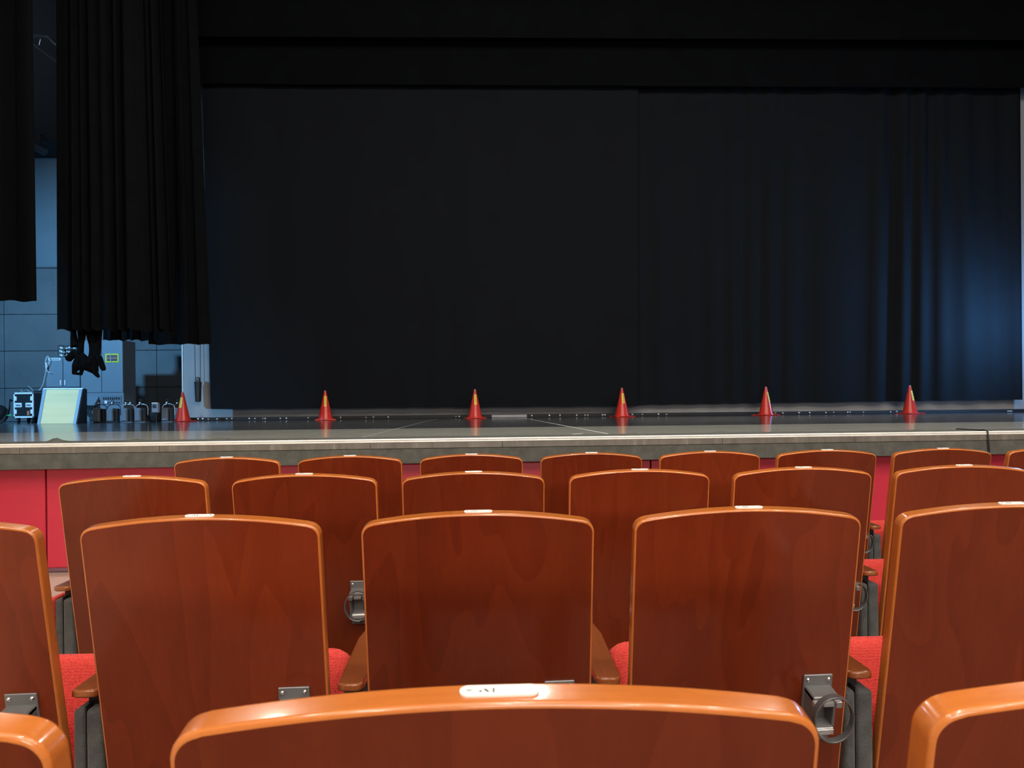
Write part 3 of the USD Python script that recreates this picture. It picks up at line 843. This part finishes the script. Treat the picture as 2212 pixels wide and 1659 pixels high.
# ------------------------------------------------------------------ traffic cones
cone_u = [395, 703, 1026.5, 1344, 1655, 1966]
rots = [2.95, 3.35, 3.3, 3.35, 3.75, 3.5]
CH = 0.645
prof = [(0.0, CH), (0.014, CH - 0.001), (0.021, CH - 0.006), (0.024, CH - 0.02), (0.150, 0.052), (0.153, 0.04), (0.172, 0.036), (0.176, 0.022), (0.176, 0.018)]
cn_lab = ['orange-red traffic cone furthest left, in front of the white screen edge', 'orange-red traffic cone second from the left along the stage', 'orange-red traffic cone left of the pale cover strip, third from left',
          'orange-red traffic cone under the overlap of the two curtains, fourth from left', 'orange-red traffic cone with shiny sticker edge, second from the right', 'orange-red traffic cone furthest right before the blue-lit curtain']
cone0 = None
for u, rt, lb in zip(cone_u, rots, cn_lab):
    p = P(u, 905, 16.4)
    if cone0 is None:
        cone0 = thing('traffic_cone', lb, 'cone', (p[0], p[1], ZS), rt, 'traffic cones in a row across the stage')
        obj('body', lathe(prof, 40), CONE, cone0, smooth=50)
        b_ = cbox(0.40, 0.40, 0.018, 0.005, (0, 0, 0.013))
        obj('base', cat(b_, *[cbox(0.07, 0.07, 0.012, 0.003, (a * 0.19, c * 0.19, 0.007)) for a in (-1, 1) for c in (-1, 1)]), CONE, cone0, smooth=False)
        V_, F_ = [], []
        nz, nw = 8, 6
        for off in (0.0006, 0.0022):
            for i in range(nz):
                z = 0.30 + 0.22 * i / (nz - 1); rad = 0.024 + (0.150 - 0.024) * (CH - 0.02 - z) / (CH - 0.02 - 0.052) + off
                for j in range(nw):
                    x = -0.027 + 0.054 * j / (nw - 1); w = math.pi / 2 + x / rad
                    V_.append((rad * math.cos(w), rad * math.sin(w), z))
        q = nz * nw
        for i in range(nz - 1):
            for j in range(nw - 1):
                a = i * nw + j
                F_ += [(q + a, q + a + nw, q + a + 1), (q + a + 1, q + a + nw, q + a + nw + 1), (a, a + 1, a + nw), (a + 1, a + nw + 1, a + nw)]
        sk = obj('sticker', (np.array(V_), np.array(F_)), STICKER, cone0, smooth=False, label='yellow upright sticker with tiny dark print')
        mk = []
        for i in range(6):
            z = 0.325 + 0.032 * i; rad = 0.024 + (0.150 - 0.024) * (CH - 0.02 - z) / (CH - 0.02 - 0.052) + 0.0030
            mk.append(box(0.012 + 0.006 * (i % 2), 0.0015, 0.014, (0, rad, z)))
        obj('print', cat(*mk), MARK, sk, smooth=False)
    else:
        copy_of(cone0, (p[0], p[1], ZS), rt, lb)

# ------------------------------------------------------------------ left wing: cabinets and equipment
YK = 17.2


def XZ(u, v, Y):
    p = P(u, v, Y); return p[0], p[2]


# two-door cabinet on a plinth behind the plywood board
x0, z1 = XZ(99, 772, YK); x1, _ = XZ(172.5, 772, YK); zb = XZ(130, 837, YK)[1]
c1 = thing('cabinet', 'blue-grey two-door cabinet with white label strip, behind the plywood board', 'cabinet', ((x0 + x1) / 2, YK, ZS))
hw = (x1 - x0) / 2; zt = z1 - ZS
obj('body', cbox(2 * hw, 0.5, zt, 0.008, (0, 0.27, zt / 2)), CABINET, c1, smooth=False)
for s_ in (-1, 1):
    d_ = obj('door', cbox(hw - 0.012, 0.022, z1 - zb - 0.03, 0.004, (s_ * hw / 2, 0.008, (zt + zb - ZS) / 2 - 0.005)), CABINET, c1, smooth=False)
    obj('handle', cbox(0.032, 0.02, 0.115, 0.006, (s_ * 0.047, -0.012, XZ(135, 827, YK)[1] - ZS)), WHITE, d_, smooth=False, label='pale upright door handle')
ls = obj('label_strip', cbox(0.27, 0.006, 0.055, 0.001, (XZ(118, 776, YK)[0] - (x0 + x1) / 2, -0.007, XZ(118, 776, YK)[1] - ZS)), WHITE, c1, smooth=False, label='white label strip with dark lettering')
obj('lettering', cat(*[box(0.022, 0.002, 0.024, (XZ(118, 776, YK)[0] - (x0 + x1) / 2 + (i - 2.5) * 0.037, -0.0105, XZ(118, 776, YK)[1] - ZS)) for i in range(6)]), MARK, ls, smooth=False)

# tall cabinet with warning sign and switch panel
x0, z1 = XZ(173, 735, YK); x1, _ = XZ(265.5, 735, YK); zb = XZ(220, 849, YK)[1]
c2 = thing('tall_cabinet', 'tall blue-grey cabinet with yellow-framed sign and switch panel below', 'cabinet', ((x0 + x1) / 2, YK, ZS))
cx = (x0 + x1) / 2; hw = (x1 - x0) / 2; zt = z1 - ZS
obj('body', cbox(2 * hw, 0.6, zt, 0.008, (0, 0.31, zt / 2)), CABINET, c2, smooth=False)
xm = XZ(220, 790, YK)[0] - cx
for a, b_ in ((-hw, xm), (xm, hw)):
    d_ = obj('door', cbox(b_ - a - 0.016, 0.022, z1 - zb - 0.025, 0.004, ((a + b_) / 2, 0.006, (zt + zb - ZS) / 2)), CABINET, c2, smooth=False)
q = XZ(242.5, 773.5, YK)
sg = obj('sign', cbox(0.30, 0.008, 0.20, 0.002, (q[0] - cx, -0.009, q[1] - ZS)), YELLOW, c2, smooth=False, label='yellow-framed dark sign with reddish lettering')
obj('sign_face', box(0.235, 0.004, 0.135, (q[0] - cx, -0.0145, q[1] - ZS)), MARK, sg, smooth=False)
obj('lettering', cat(*[box(0.028, 0.003, 0.040, (q[0] - cx + (i - 2.5) * 0.037, -0.0175, q[1] - ZS + 0.0)) for i in range(6)]), SIGN_RED, sg, smooth=False)
obj('cord', tube(spline([(q[0] - cx - 0.03, -0.02, q[1] - ZS + 0.09), (q[0] - cx - 0.028, -0.022, q[1] - ZS), (q[0] - cx - 0.02, -0.02, q[1] - ZS - 0.09)], 8), 0.006, 5), WHITE, sg, smooth=True)
q = XZ(224.5, 789.5, YK)
obj('latch', cbox(0.04, 0.03, 0.06, 0.008, (q[0] - cx, -0.015, q[1] - ZS)), WHITE, c2, smooth=False, label='white door latch')
q0, q1_ = XZ(184, 856, YK), XZ(212, 874, YK)
# sloped hood
zt_, zb_ = q0[1] - ZS, q1_[1] - ZS
hood = trimesh.convex.convex_hull(np.array([(q0[0] - cx + 0.04, 0.01, zt_), (q1_[0] - cx + 0.02, 0.01, zt_), (q0[0] - cx, -0.16, zb_), (q1_[0] - cx, -0.16, zb_), (q0[0] - cx, -0.16, zb_ - 0.02), (q1_[0] - cx, -0.16, zb_ - 0.02), (q0[0] - cx, 0.01, zb_ - 0.02), (q1_[0] - cx, 0.01, zb_ - 0.02)]))
obj('hood', hood, CABINET, c2, smooth=False)
obj('hanging_cables', cat(*[tube(spline([(q0[0] - cx + 0.03 + 0.055 * i, -0.10, zb_ - 0.01), (q0[0] - cx + 0.05 + 0.05 * i, -0.14, zb_ - 0.16), (q0[0] - cx + 0.16 + 0.02 * i, -0.15, 0.12), (q0[0] - cx + 0.2 + 0.02 * i, -0.2, 0.02)], 16), 0.012, 6) for i in range(5)]), RUBBER, c2, smooth=True, kind='stuff', label='bunch of black cables hanging below the hood')
q = XZ(241, 864, YK)
sp = obj('switch_panel', cbox(0.43, 0.02, 0.20, 0.003, (q[0] - cx, 0.004, q[1] - ZS)), LAMP_GREY, c2, smooth=False)
for r_ in range(2):
    for i in range(8):
        obj('switch', cbox(0.024, 0.02, 0.05 if r_ == 0 else 0.025, 0.003, (q[0] - cx + (i - 3.5) * 0.048, -0.01, q[1] - ZS + (0.035 if r_ == 0 else -0.06))), CAB_DARK, sp, smooth=False)

# wire rack full of small white things, on the two-door cabinet
q = XZ(141, 769.5, YK); qt = XZ(141, 743, YK)
rk = thing('wire_rack', 'small dark wire rack of white papers standing on the two-door cabinet', 'rack', (q[0], YK + 0.2, XZ(99, 772, YK)[1] + 0.001))
rw, rh = 0.42, qt[1] - q[1] + 0.0
bars = []
for xx in (-rw / 2, -rw / 4, 0, rw / 4, rw / 2):
    bars.append(tube([(xx, -0.11, 0), (xx, -0.11, rh)], 0.005, 6))
for zz in (0.01, rh / 3, 2 * rh / 3, rh):
    bars.append(tube([(-rw / 2, -0.11, zz), (rw / 2, -0.11, zz)], 0.004, 6))
for xx in (-rw / 2, rw / 2):
    bars.append(tube([(xx, 0.11, 0), (xx, 0.11, rh)], 0.005, 6)); bars.append(tube([(xx, -0.11, rh), (xx, 0.11, rh)], 0.005, 6))
obj('frame', cat(*bars), RUBBER, rk, smooth=True)
obj('shelf', cat(bb(-rw / 2, rw / 2, -0.11, 0.11, 0.0, 0.012), bb(-rw / 2, rw / 2, 0.10, 0.11, 0, rh)), RUBBER, rk, smooth=False)
for i in range(9):
    w_ = 0.07 + 0.05 * RNG.random(); hgt = 0.03 + 0.05 * RNG.random()
    obj('paper', rot(box(w_, 0.12, 0.016 + hgt * 0.3, (0, 0, 0)), (0, 1, 0), RNG.uniform(-0.5, 0.5)).apply_translation((-0.14 + 0.14 * (i % 3), -0.03, 0.05 + 0.085 * (i // 3))), WHITE, rk, smooth=False)

# jar and bottle on the tall cabinet
q = XZ(224, 735, YK); qt = XZ(224, 714, YK)
jr = thing('jar', 'pale jar with white lid standing on the tall cabinet beside the cloth', 'jar', (q[0], YK + 0.15, q[1]))
hj = qt[1] - q[1] + 0.02
obj('body', lathe([(0, 0), (0.042, 0), (0.046, 0.01), (0.046, hj * 0.72), (0.036, hj * 0.8), (0, hj * 0.8)], 20), GLASS_JAR, jr, smooth=40)
obj('lid', lathe([(0, hj * 0.8), (0.040, hj * 0.8), (0.040, hj * 0.98), (0.036, hj), (0, hj)], 20), WHITE, jr, smooth=40)
q = XZ(232, 735, YK)
bx = obj('dark_box', cbox(0.11, 0.2, 0.5, 0.005, (q[0] + 0.02, YK + 0.2, q[1] + 0.25)), CAB_DARK, smooth=False)
data(bx, 'dark upright box on the tall cabinet right of the jar', 'box')

# white cable hanging down the left side of the two-door cabinet
q = [P(103, 769, YK - 0.05), P(98, 780, YK - 0.06), P(99, 795, YK - 0.06), P(97, 812, YK - 0.05), P(92, 832, YK - 0.03), P(84, 843, YK - 0.02)]
wc = thing('white_cable', 'white cable looped down the left edge of the two-door cabinet', 'cable', q[0])
obj('cable', tube(spline([a - q[0] for a in q], 30), 0.007, 6), WHITE, wc, smooth=True)
lp = [P(103, 769, YK - 0.06), P(107, 778, YK - 0.06), P(103, 790, YK - 0.06), P(101, 800, YK - 0.06), P(105, 804, YK - 0.06), P(110, 805, YK - 0.06)]
obj('loop', tube(spline([a - q[0] for a in lp], 30), 0.006, 6), WHITE, wc, smooth=True)
obj('plug', cbox(0.035, 0.03, 0.13, 0.008, P(100, 790, YK - 0.06) - q[0]), WHITE, wc, smooth=False)

# flight case on castors, and the dark case behind it
YF = 16.4
x0, zt = XZ(29, 848, YF); x1, zb = XZ(72.5, 902.5, YF)
cx = (x0 + x1) / 2; w_ = x1 - x0; h_ = zt - zb; b0 = zb - ZS
fcse = thing('flight_case', 'black flight case with pale metal edges and handles standing on castors', 'case', (cx, YF, ZS))
obj('body', cbox(w_ - 0.02, 0.5, h_ - 0.02, 0.004, (0, 0.26, b0 + h_ / 2)), CASE_BLACK, fcse, smooth=False)
e = 0.036
for zz in (b0 + e / 2, b0 + h_ - e / 2):
    obj('edge_rail', cbox(w_, 0.03, e, 0.004, (0, 0.012, zz)), CASE_ALU, fcse, smooth=False)
for s_ in (-1, 1):
    obj('edge_rail', cbox(0.026, 0.03, h_, 0.004, (s_ * (w_ / 2 - 0.013), 0.012, b0 + h_ / 2)), CASE_ALU, fcse, smooth=False)
    for zz in (0.24, 0.76):
        obj('latch', cbox(0.065, 0.02, 0.095, 0.008, (s_ * (w_ / 2 - 0.034), 0.002, b0 + h_ * zz)), CASE_ALU, fcse, smooth=False)
    hd = obj('handle', cbox(0.145, 0.02, 0.10, 0.010, (s_ * 0.11, 0.004, b0 + h_ / 2)), CASE_ALU, fcse, smooth=False)
    obj('grip', cbox(0.10, 0.012, 0.035, 0.004, (s_ * 0.11, -0.008, b0 + h_ / 2)), STEEL, hd, smooth=False)
    for yy in (0.07, 0.43):
        obj('castor', cat(cyl(0.042, 0.03, (s_ * (w_ / 2 - 0.06), yy, 0.042), 'x'), bb(s_ * (w_ / 2 - 0.06) - 0.022, s_ * (w_ / 2 - 0.06) + 0.022, yy - 0.03, yy + 0.03, 0.06, b0)), RUBBER, fcse, smooth=30)
glv = obj('cloth_tie', rbox(0.055, 0.03, 0.10, 0.014, (0.11, -0.016, b0 + 0.10)), ORANGE, smooth=40)
glv_x = UsdGeom.Xformable(glv); glv_x.AddTranslateOp().Set(Gf.Vec3d(cx, YF, ZS))
data(glv, 'orange cloth tie at the lower right of the metal-edged flight case', 'cloth')
q = P(24, 897.5, YF + 0.05)
gp = obj('green_plug', lathe([(0, 0), (0.012, 0.01), (0.02, 0.05), (0.022, 0.11), (0, 0.115)], 14), GREEN, smooth=40)
gx = UsdGeom.Xformable(gp); gx.AddTranslateOp().Set(Gf.Vec3d(q[0] - 0.03, q[1] - 0.1, q[2])); gx.AddRotateYOp().Set(90.0)
data(gp, 'green cable plug at the left of the flight case', 'plug')
YF2 = YF + 0.56
x0, zt = XZ(74.5, 844, YF2); x1, _ = XZ(90, 844, YF2)
sc_ = thing('black_case', 'narrow black case between the flight case and the plywood board', 'case', ((x0 + x1) / 2, YF2, ZS))
obj('body', cbox(x1 - x0 + 0.05, 0.15, zt - ZS, 0.008, (0, 0.085, (zt - ZS) / 2)), CASE_BLACK, sc_, smooth=False)
obj('top_rim', cbox(x1 - x0 + 0.056, 0.156, 0.025, 0.004, (0, 0.085, zt - ZS - 0.05)), HOLDER_DARK, sc_, smooth=False)
# thin frayed cable on the flight case
q = P(60, 846, YF + 0.2)
for nm, pts in (('top', [(45, 842), (52, 845), (58, 842), (64, 846), (70, 843)]),):
    tc_ = obj('thin_cable', tube(spline([P(a, b_, YF + 0.2) for a, b_ in pts] + [P(66, 838, YF + 0.2), P(60, 833, YF + 0.2)], 30), 0.006, 5), STEEL, smooth=True)
    data(tc_, 'thin pale cable curled on top of the flight case', 'cable')

# plywood-faced board in a grey frame, leaning back
YP = 15.0
bl, br = P(80, 916, YP), P(164, 916, YP)
tl, tr = P(93, 838.5, YP + 0.32), P(178, 838.5, YP + 0.32)
bl[2] = br[2] = ZS
wd = np.linalg.norm(br - bl)
pb = thing('plywood_board', 'pale plywood sheet in a grey frame leaning in front of the cabinets', 'board', tuple((bl + br) / 2))
o = (bl + br) / 2


def quad_slab(c, off, th):
    """Slab through four corners (bl, br, tr, tl), shifted by off and th deep along +y."""
    c = np.array(c) - o
    f_ = c + np.array([0, off, 0]); b_ = f_ + np.array([0, th, 0])
    V_ = np.vstack([f_, b_])
    return trimesh.convex.convex_hull(V_)


def lerp4(a, b_):
    """Point on the board: a across, b up."""
    return (bl * (1 - a) + br * a) * (1 - b_) + (tl * (1 - a) + tr * a) * b_


obj('side_frame', quad_slab([lerp4(0, 0), lerp4(0.075, 0), lerp4(0.085, 1), lerp4(0, 1)], 0.0, 0.05), LAMP_GREY, pb, smooth=False)
obj('side_frame', quad_slab([lerp4(0.92, 0), lerp4(1, 0), lerp4(1, 1), lerp4(0.92, 1)], 0.0, 0.05), LAMP_GREY, pb, smooth=False)
obj('top_frame', quad_slab([lerp4(0.0, 0.975), lerp4(1, 0.975), lerp4(1.03, 1.0), lerp4(0.03, 1.0)], -0.005, 0.06), CASE_ALU, pb, smooth=False, label='pale metal top rail of the board')
obj('sheet', quad_slab([lerp4(0.075, 0.004), lerp4(0.92, 0.004), lerp4(0.92, 0.965), lerp4(0.085, 0.965)], 0.008, 0.018), PLY, pb, smooth=False, label='pale plywood sheet with a few dark knots')
sb_ = np.array([lerp4(1, 0), lerp4(1, 1), lerp4(1, 1) + [0, 0.12, -0.02], lerp4(1, 0) + [0, 0.36, 0]]) - o
obj('box_body', trimesh.convex.convex_hull(np.vstack([sb_, sb_ - [wd * 0.97, 0, 0]]) + [0, 0.055, 0]), CASE_BLACK, pb, smooth=False)

# stage lamps standing on the floor in a row
YL = 15.8
lamp_u = [(217, 'first from the left beside the plywood board'), (246, 'second from the left before the switch panel'), (277, 'third from the left, with two bright clamps'), (306, 'fourth from the left, with pale yoke'), (364, 'just right of the grey meter box'), (386, 'half hidden behind the leftmost cone')]
for i, (u, where) in enumerate(lamp_u):
    yl = YL + (1.1 if i == 5 else 0.0)
    p = P(u, 900, yl)
    t = thing('stage_lamp', f'grey-sided black stage lamp, {where}', 'lamp', (p[0], yl, ZS), RNG.uniform(-0.08, 0.08), 'stage lamps standing in a row on the floor')
    obj('base', cbox(0.21, 0.18, 0.016, 0.004, (0, 0, 0.008)), LAMP_GREY if i > 1 else BLACK, t, smooth=False)
    obj('housing', cat(cbox(0.128, 0.17, 0.255, 0.012, (-0.050, 0, 0.150)), cbox(0.10, 0.012, 0.215, 0.003, (-0.050, -0.090, 0.150)), cbox(0.11, 0.14, 0.03, 0.008, (-0.050, 0, 0.285))), LAMP_GREY, t, smooth=False)
    fins = [cyl(0.056, 0.014, (0.066, 0.0, 0.05 + 0.034 * q_), 'z', 20) for q_ in range(7)]
    obj('barrel', cat(cyl(0.046, 0.27, (0.066, 0.0, 0.155), 'z', 20), *fins), BLACK, t, smooth=30, label='black ribbed barrel')
    w = np.linspace(0, math.pi, 18)
    yk = np.c_[-0.128 * np.cos(w) + 0.004, np.zeros(18), 0.27 + 0.11 * np.sin(w) ** 0.6]
    obj('yoke', tube(np.vstack([[-0.124, 0, 0.15], yk, [0.132, 0, 0.15]]), 0.008, 8), STEEL if i in (2, 3, 4) else RUBBER, t, smooth=40)
    for q_ in ((-0.03, 0.06) if i == 2 else (-0.02,)):
        cl = obj('clamp', cat(cbox(0.03, 0.03, 0.05, 0.006, (q_, 0, 0.405)), tube(np.c_[q_ + 0.022 * np.cos(np.linspace(-1.2, 3.6, 12)), np.zeros(12), 0.455 + 0.024 * np.sin(np.linspace(-1.2, 3.6, 12))], 0.007, 6)), CAB_DARK, t, smooth=30)
        obj('clamp_bolt', move(trimesh.creation.icosphere(2, 0.018), (q_ - 0.008, -0.02, 0.405)), CASE_ALU, cl, smooth=True)
q = P(228.5, 868.5, YL - 0.1)
tg = obj('paper_tag', rot(cbox(0.055, 0.004, 0.06, 0.001), (0, 1, 0), 0.35), WHITE, smooth=False)
UsdGeom.Xformable(tg).AddTranslateOp().Set(Gf.Vec3d(*q)); data(tg, 'white paper tag on the yoke between the first two stage lamps', 'tag')
# dark heap and the meter box between lamps
p = P(329, 900, YL + 0.1)
hp = trimesh.creation.icosphere(4, 1.0); vv = hp.vertices.copy()
import meshkit
dd = 1 + 0.22 * meshkit.fbm(vv * 2.3 + 5.0) if hasattr(meshkit, 'fbm') else 1.0
vv = vv * np.reshape(dd, (-1, 1)) * np.array([0.13, 0.13, 0.17]); vv[:, 2] = np.maximum(vv[:, 2] + 0.15, 0.0)
hp.vertices = vv
p = P(336, 900, YL + 0.15)
h2 = obj('cable_heap', hp, BLACK, smooth=40)
UsdGeom.Xformable(h2).AddTranslateOp().Set(Gf.Vec3d(p[0], YL + 0.15, ZS)); data(h2, 'black heap of coiled cable under the small grey meter box', 'cable')
p = P(343.5, 881, YL - 0.06)
mb = thing('meter_box', 'small pale grey meter box with a dark window resting on the cable heap', 'box', (p[0] - 0.01, YL - 0.19, p[2]))
obj('body', cbox(0.135, 0.09, 0.20, 0.012, (0, 0, 0)), CABINET, mb, smooth=False)
obj('window', cbox(0.075, 0.01, 0.07, 0.003, (-0.008, -0.046, 0.03)), CAB_DARK, mb, smooth=False)
obj('top_lid', cbox(0.12, 0.05, 0.02, 0.004, (0, -0.03, 0.098)), WHITE, mb, smooth=False)
obj('support', cyl(0.012, p[2] - ZS - 0.1, (0.0, 0.02, -0.1 - (p[2] - ZS - 0.1) / 2)), RUBBER, mb, smooth=30)

# black cables and a dark bundle at the left edge
cbt = thing('cable_bundle', 'bundle of dark cables rising from the left edge to the flight case', 'cables', P(14, 905, YF))
ob = P(14, 905, YF)
for i in range(4):
    pts = [P(-30, 922 - 3 * i, YF - 0.3), P(5, 913 - 2 * i, YF - 0.1), P(16, 898 - 2 * i, YF), P(21, 880 - 3 * i, YF + 0.2), P(23 + i, 866, YF + 0.6)]
    for a in pts: a[2] = max(a[2], ZS + 0.014)
    obj('cable', tube(spline([a - ob for a in pts], 30), 0.014, 6), RUBBER, cbt, smooth=True)
hp2 = trimesh.creation.icosphere(3, 1.0); vv = hp2.vertices * np.array([0.20, 0.2, 0.21]); vv[:, 2] = np.maximum(vv[:, 2] + 0.2, 0); hp2.vertices = vv
p = P(-4, 890, YF + 0.6)
h3 = obj('cloth_bag', hp2, BLACK, smooth=40); UsdGeom.Xformable(h3).AddTranslateOp().Set(Gf.Vec3d(p[0], YF + 0.6, ZS)); data(h3, 'rounded black bag at the left edge of the stage', 'bag')

# knotted black cloth hanging under the folded leg curtain
YKN = 12.7
kn = thing('knotted_cloth', 'bundle of knotted black cloth hanging from four tails under the leg curtain', 'cloth', P(187, 760, YKN))
o2 = P(187, 760, YKN)
R_ = lambda u, v, dy=0.0: P(u, v, YKN + dy) - o2
S = 12.7 / 1609.0
tails = [([(159, 690), (160, 730), (162, 748)], (6, 6, 9)), ([(176, 690), (177, 725), (175, 745), (172, 768)], (8, 9, 6, 8)), ([(200, 690), (199, 735), (201, 755), (199, 772)], (9, 10, 8, 8)), ([(214, 690), (212, 735), (207, 772)], (8, 7, 9))]
for pts, rad in tails:
    n_ = 24
    sp_ = spline([R_(a, b_, 0.02 * (i % 2)) for i, (a, b_) in enumerate(pts)], n_)
    rr = np.interp(np.linspace(0, 1, n_), np.linspace(0, 1, len(rad)), np.array(rad) * S)
    tb = tube(sp_, rr, 16)
    ang = np.arctan2(tb.vertices[:, 1], tb.vertices[:, 0])
    tb.vertices = tb.vertices * np.array([1, 0.7, 1])
    obj('tail', tb, VELOUR, kn, smooth=50)
def blob(parts, refine=0.018):
    """Soft shape through spheres joined by hulls."""
    mm = None
    for chain in parts:
        for (a, ra), (b_, rb) in zip(chain[:-1], chain[1:]):
            pts = []
            for c_, r_ in ((a, ra), (b_, rb)):
                s_ = trimesh.creation.icosphere(2, r_); pts.append(s_.vertices * np.array([1, 0.8, 1]) + c_)
            hl = manifold3d.Manifold.hull_points(np.vstack(pts))
            mm = hl if mm is None else mm + hl
    mm = mm.refine_to_length(refine)
    me = mm.to_mesh()
    t_ = trimesh.Trimesh(me.vert_properties[:, :3], me.tri_verts, process=True)
    trimesh.smoothing.filter_taubin(t_, iterations=8)
    t_.vertices = t_.vertices + 0.010 * np.sin(t_.vertices[:, :1] * 55 + 9 * t_.vertices[:, 2:3]) * np.array([0, 1, 0])
    return t_
r_ = lambda px: px * S
obj('knot', blob([[(R_(150, 773), r_(8)), (R_(160, 763), r_(7)), (R_(176, 774), r_(8))]]), VELOUR, kn, smooth=50, label='round knot at the left of the bundle')
obj('knot', blob([[(R_(202, 762), r_(7)), (R_(213, 775), r_(8)), (R_(223, 796), r_(5))]]), VELOUR, kn, smooth=50, label='knot with a stub pointing down right')
obj('skirt', blob([[(R_(172, 765), r_(8)), (R_(166, 790), r_(9)), (R_(158, 806), r_(3)), (R_(176, 808), r_(3)), (R_(176, 775), r_(9))],
                   [(R_(176, 770), r_(9)), (R_(188, 788), r_(13)), (R_(202, 776), r_(8))], [(R_(188, 788), r_(12)), (R_(202, 800), r_(7)), (R_(212, 813), r_(3))], [(R_(202, 776), r_(8)), (R_(206, 800), r_(6))]]), VELOUR, kn, smooth=50, label='gathered black cloth fanning out below the knots')

# ------------------------------------------------------------------ floor tapes, cable, gallery
def floor_strip(name, pts, w, mat, label, catg='tape', z=0.0012):
    p = [np.array(G(a, b_, ZS)) for a, b_ in pts]
    pl = LineString([(a[0], a[1]) for a in p]).buffer(w / 2, cap_style=2)
    m = trimesh.creation.extrude_polygon(pl, z, engine='earcut'); m.apply_translation((0, 0, ZS + 0.0002))
    return data(obj(name, m, mat, smooth=False), label, catg)


def floor_line(p0, p1, w, mat, label):
    a, b_ = np.array(p0), np.array(p1)
    m = trimesh.creation.extrude_polygon(LineString([a[:2], b_[:2]]).buffer(w / 2, cap_style=2), 0.0012, engine='earcut'); m.apply_translation((0, 0, ZS + 0.0002))
    return data(obj('floor_tape', m, mat, smooth=False), label, 'tape')


floor_line(P(1128, 905, 16.6), G(1312, 937, ZS), 0.022, TAPE, 'long thin white tape line slanting right towards the stage edge')
floor_line(P(944, 906, 16.6), G(784, 944, ZS), 0.012, TAPE_GREY, 'faint grey tape line slanting left towards the stage edge')
floor_strip('floor_tape', [(1237, 937.8), (1258, 936.6)], 0.03, TAPE, 'short white tape piece left of the long line')
floor_strip('floor_tape', [(328, 951.8), (344, 951.3)], 0.03, TAPE, 'short pale tape piece near the left stage edge below the first cone')
a_, b_ = G(2066, 928, ZS), G(2118, 931, ZS)
q = lip_a(2130)
e_ = pL + dirL * q
pts = [a_ + [0, 0, 0.006], (a_ + b_) / 2 + [0, 0, 0.006], b_ + [0, 0, 0.006], e_ - nrm * 0.03 + [0, 0, 0.010], e_ + nrm * 0.018 + [0, 0, 0.002], e_ + nrm * 0.022 + dirL * 0.004 + [0, 0, -0.06], e_ + nrm * 0.014 + dirL * 0.02 + [0, 0, -0.17]]
ec = obj('edge_cable', tube(np.array(pts), 0.006, 6), RUBBER, smooth=30)
data(ec, 'thin black cable bent over the right end of the stage lip', 'cable')

# gallery with steel fittings high up at the left
YG = 18.6
ga = thing('gallery', 'black overhead gallery with grey steel fittings, high between the left curtains', 'gallery', kind='structure')
x0, x1 = P(-300, 200, YG)[0], P(330, 200, YG)[0]
obj('beam', bb(x0, x1, YG - 0.3, YG + 0.85, P(90, 316, YG)[2], P(90, 290, YG)[2]), BLACK, ga, smooth=False)
obj('face', bb(x0, x1, YG - 0.1, YG + 0.0, P(90, 300, YG)[2], P(90, 168, YG)[2]), BLACK, ga, smooth=False)
tri = Polygon([P(60, 34, YG)[[0, 2]], P(112, 78, YG)[[0, 2]], P(112, 92, YG)[[0, 2]], P(60, 72, YG)[[0, 2]]])
t3 = trimesh.creation.extrude_polygon(tri, 0.06, engine='earcut'); t3.vertices = t3.vertices[:, [0, 2, 1]] + [0, YG - 0.9, 0]; t3.invert()
obj('bracket_plate', t3, STEEL, ga, smooth=False, label='grey triangular steel plate')
obj('rail', cat(tube([P(60, 79, YG - 0.9), P(104, 80, YG - 0.9), P(124, 98, YG - 0.9)], 0.045, 8), tube([P(90, 80, YG - 0.9), P(86, 98, YG - 0.9)], 0.02, 8)), STEEL, ga, smooth=40)
obj('thin_pipe', cat(tube([P(60, 86, YG - 1.0), P(80, 102, YG - 1.0), P(126, 136, YG - 1.0)], 0.015, 8)), STEEL, ga, smooth=40)
sp = P(86, 322, YG - 0.4)
spb = obj('spotlight', move(rot(cyl(0.09, 0.28, n=20), (0, 1, 0), math.radians(-58)), sp), HOLDER_DARK, ga, smooth=30)
obj('lens', move(rot(move(cyl(0.075, 0.02, n=20), (0, 0, 0.15)), (0, 1, 0), math.radians(-58)), sp), CASE_ALU, spb, smooth=30)
obj('hanger', tube([sp, sp + [0, 0.0, 0.35], sp + [0, 0.5, 0.35]], 0.015, 6), RUBBER, spb, smooth=30)

# the left wing's work lamp: tripod, hood with a top flap (stands beyond the left edge of the picture)
wl = thing('work_lamp', 'cool white work lamp with a top flap on a tall stand in the left wing', 'lamp', (WING[0], WING[1] - 0.12, ZS))
obj('hood', cat(bb(-0.32, 0.32, -0.10, -0.04, 4.40, 4.77), bb(-0.32, -0.29, -0.06, 0.10, 4.40, 4.77), bb(0.29, 0.32, -0.06, 0.10, 4.40, 4.77)), BLACK, wl, smooth=False)
obj('side_flap', rot(bb(0.30, 0.315, -0.06, 1.06, 4.30, 4.77), (0, 0, 1), -math.radians(16.5), (0.31, -0.06, 0)), BLACK, wl, smooth=False)
fl_ = bb(-0.75, 0.75, -0.06, 1.10, 4.765, 4.78)
obj('flap', fl_, BLACK, wl, smooth=False)
obj('stand', cat(cyl(0.025, 4.4, (0, -0.07, 2.2)), *[tube([(0, -0.07, 0.9), (0.6 * math.cos(a), -0.07 + 0.6 * math.sin(a), 0.02)], 0.018, 8) for a in (0.5, 2.6, 4.7)]), BLACK, wl, smooth=30)
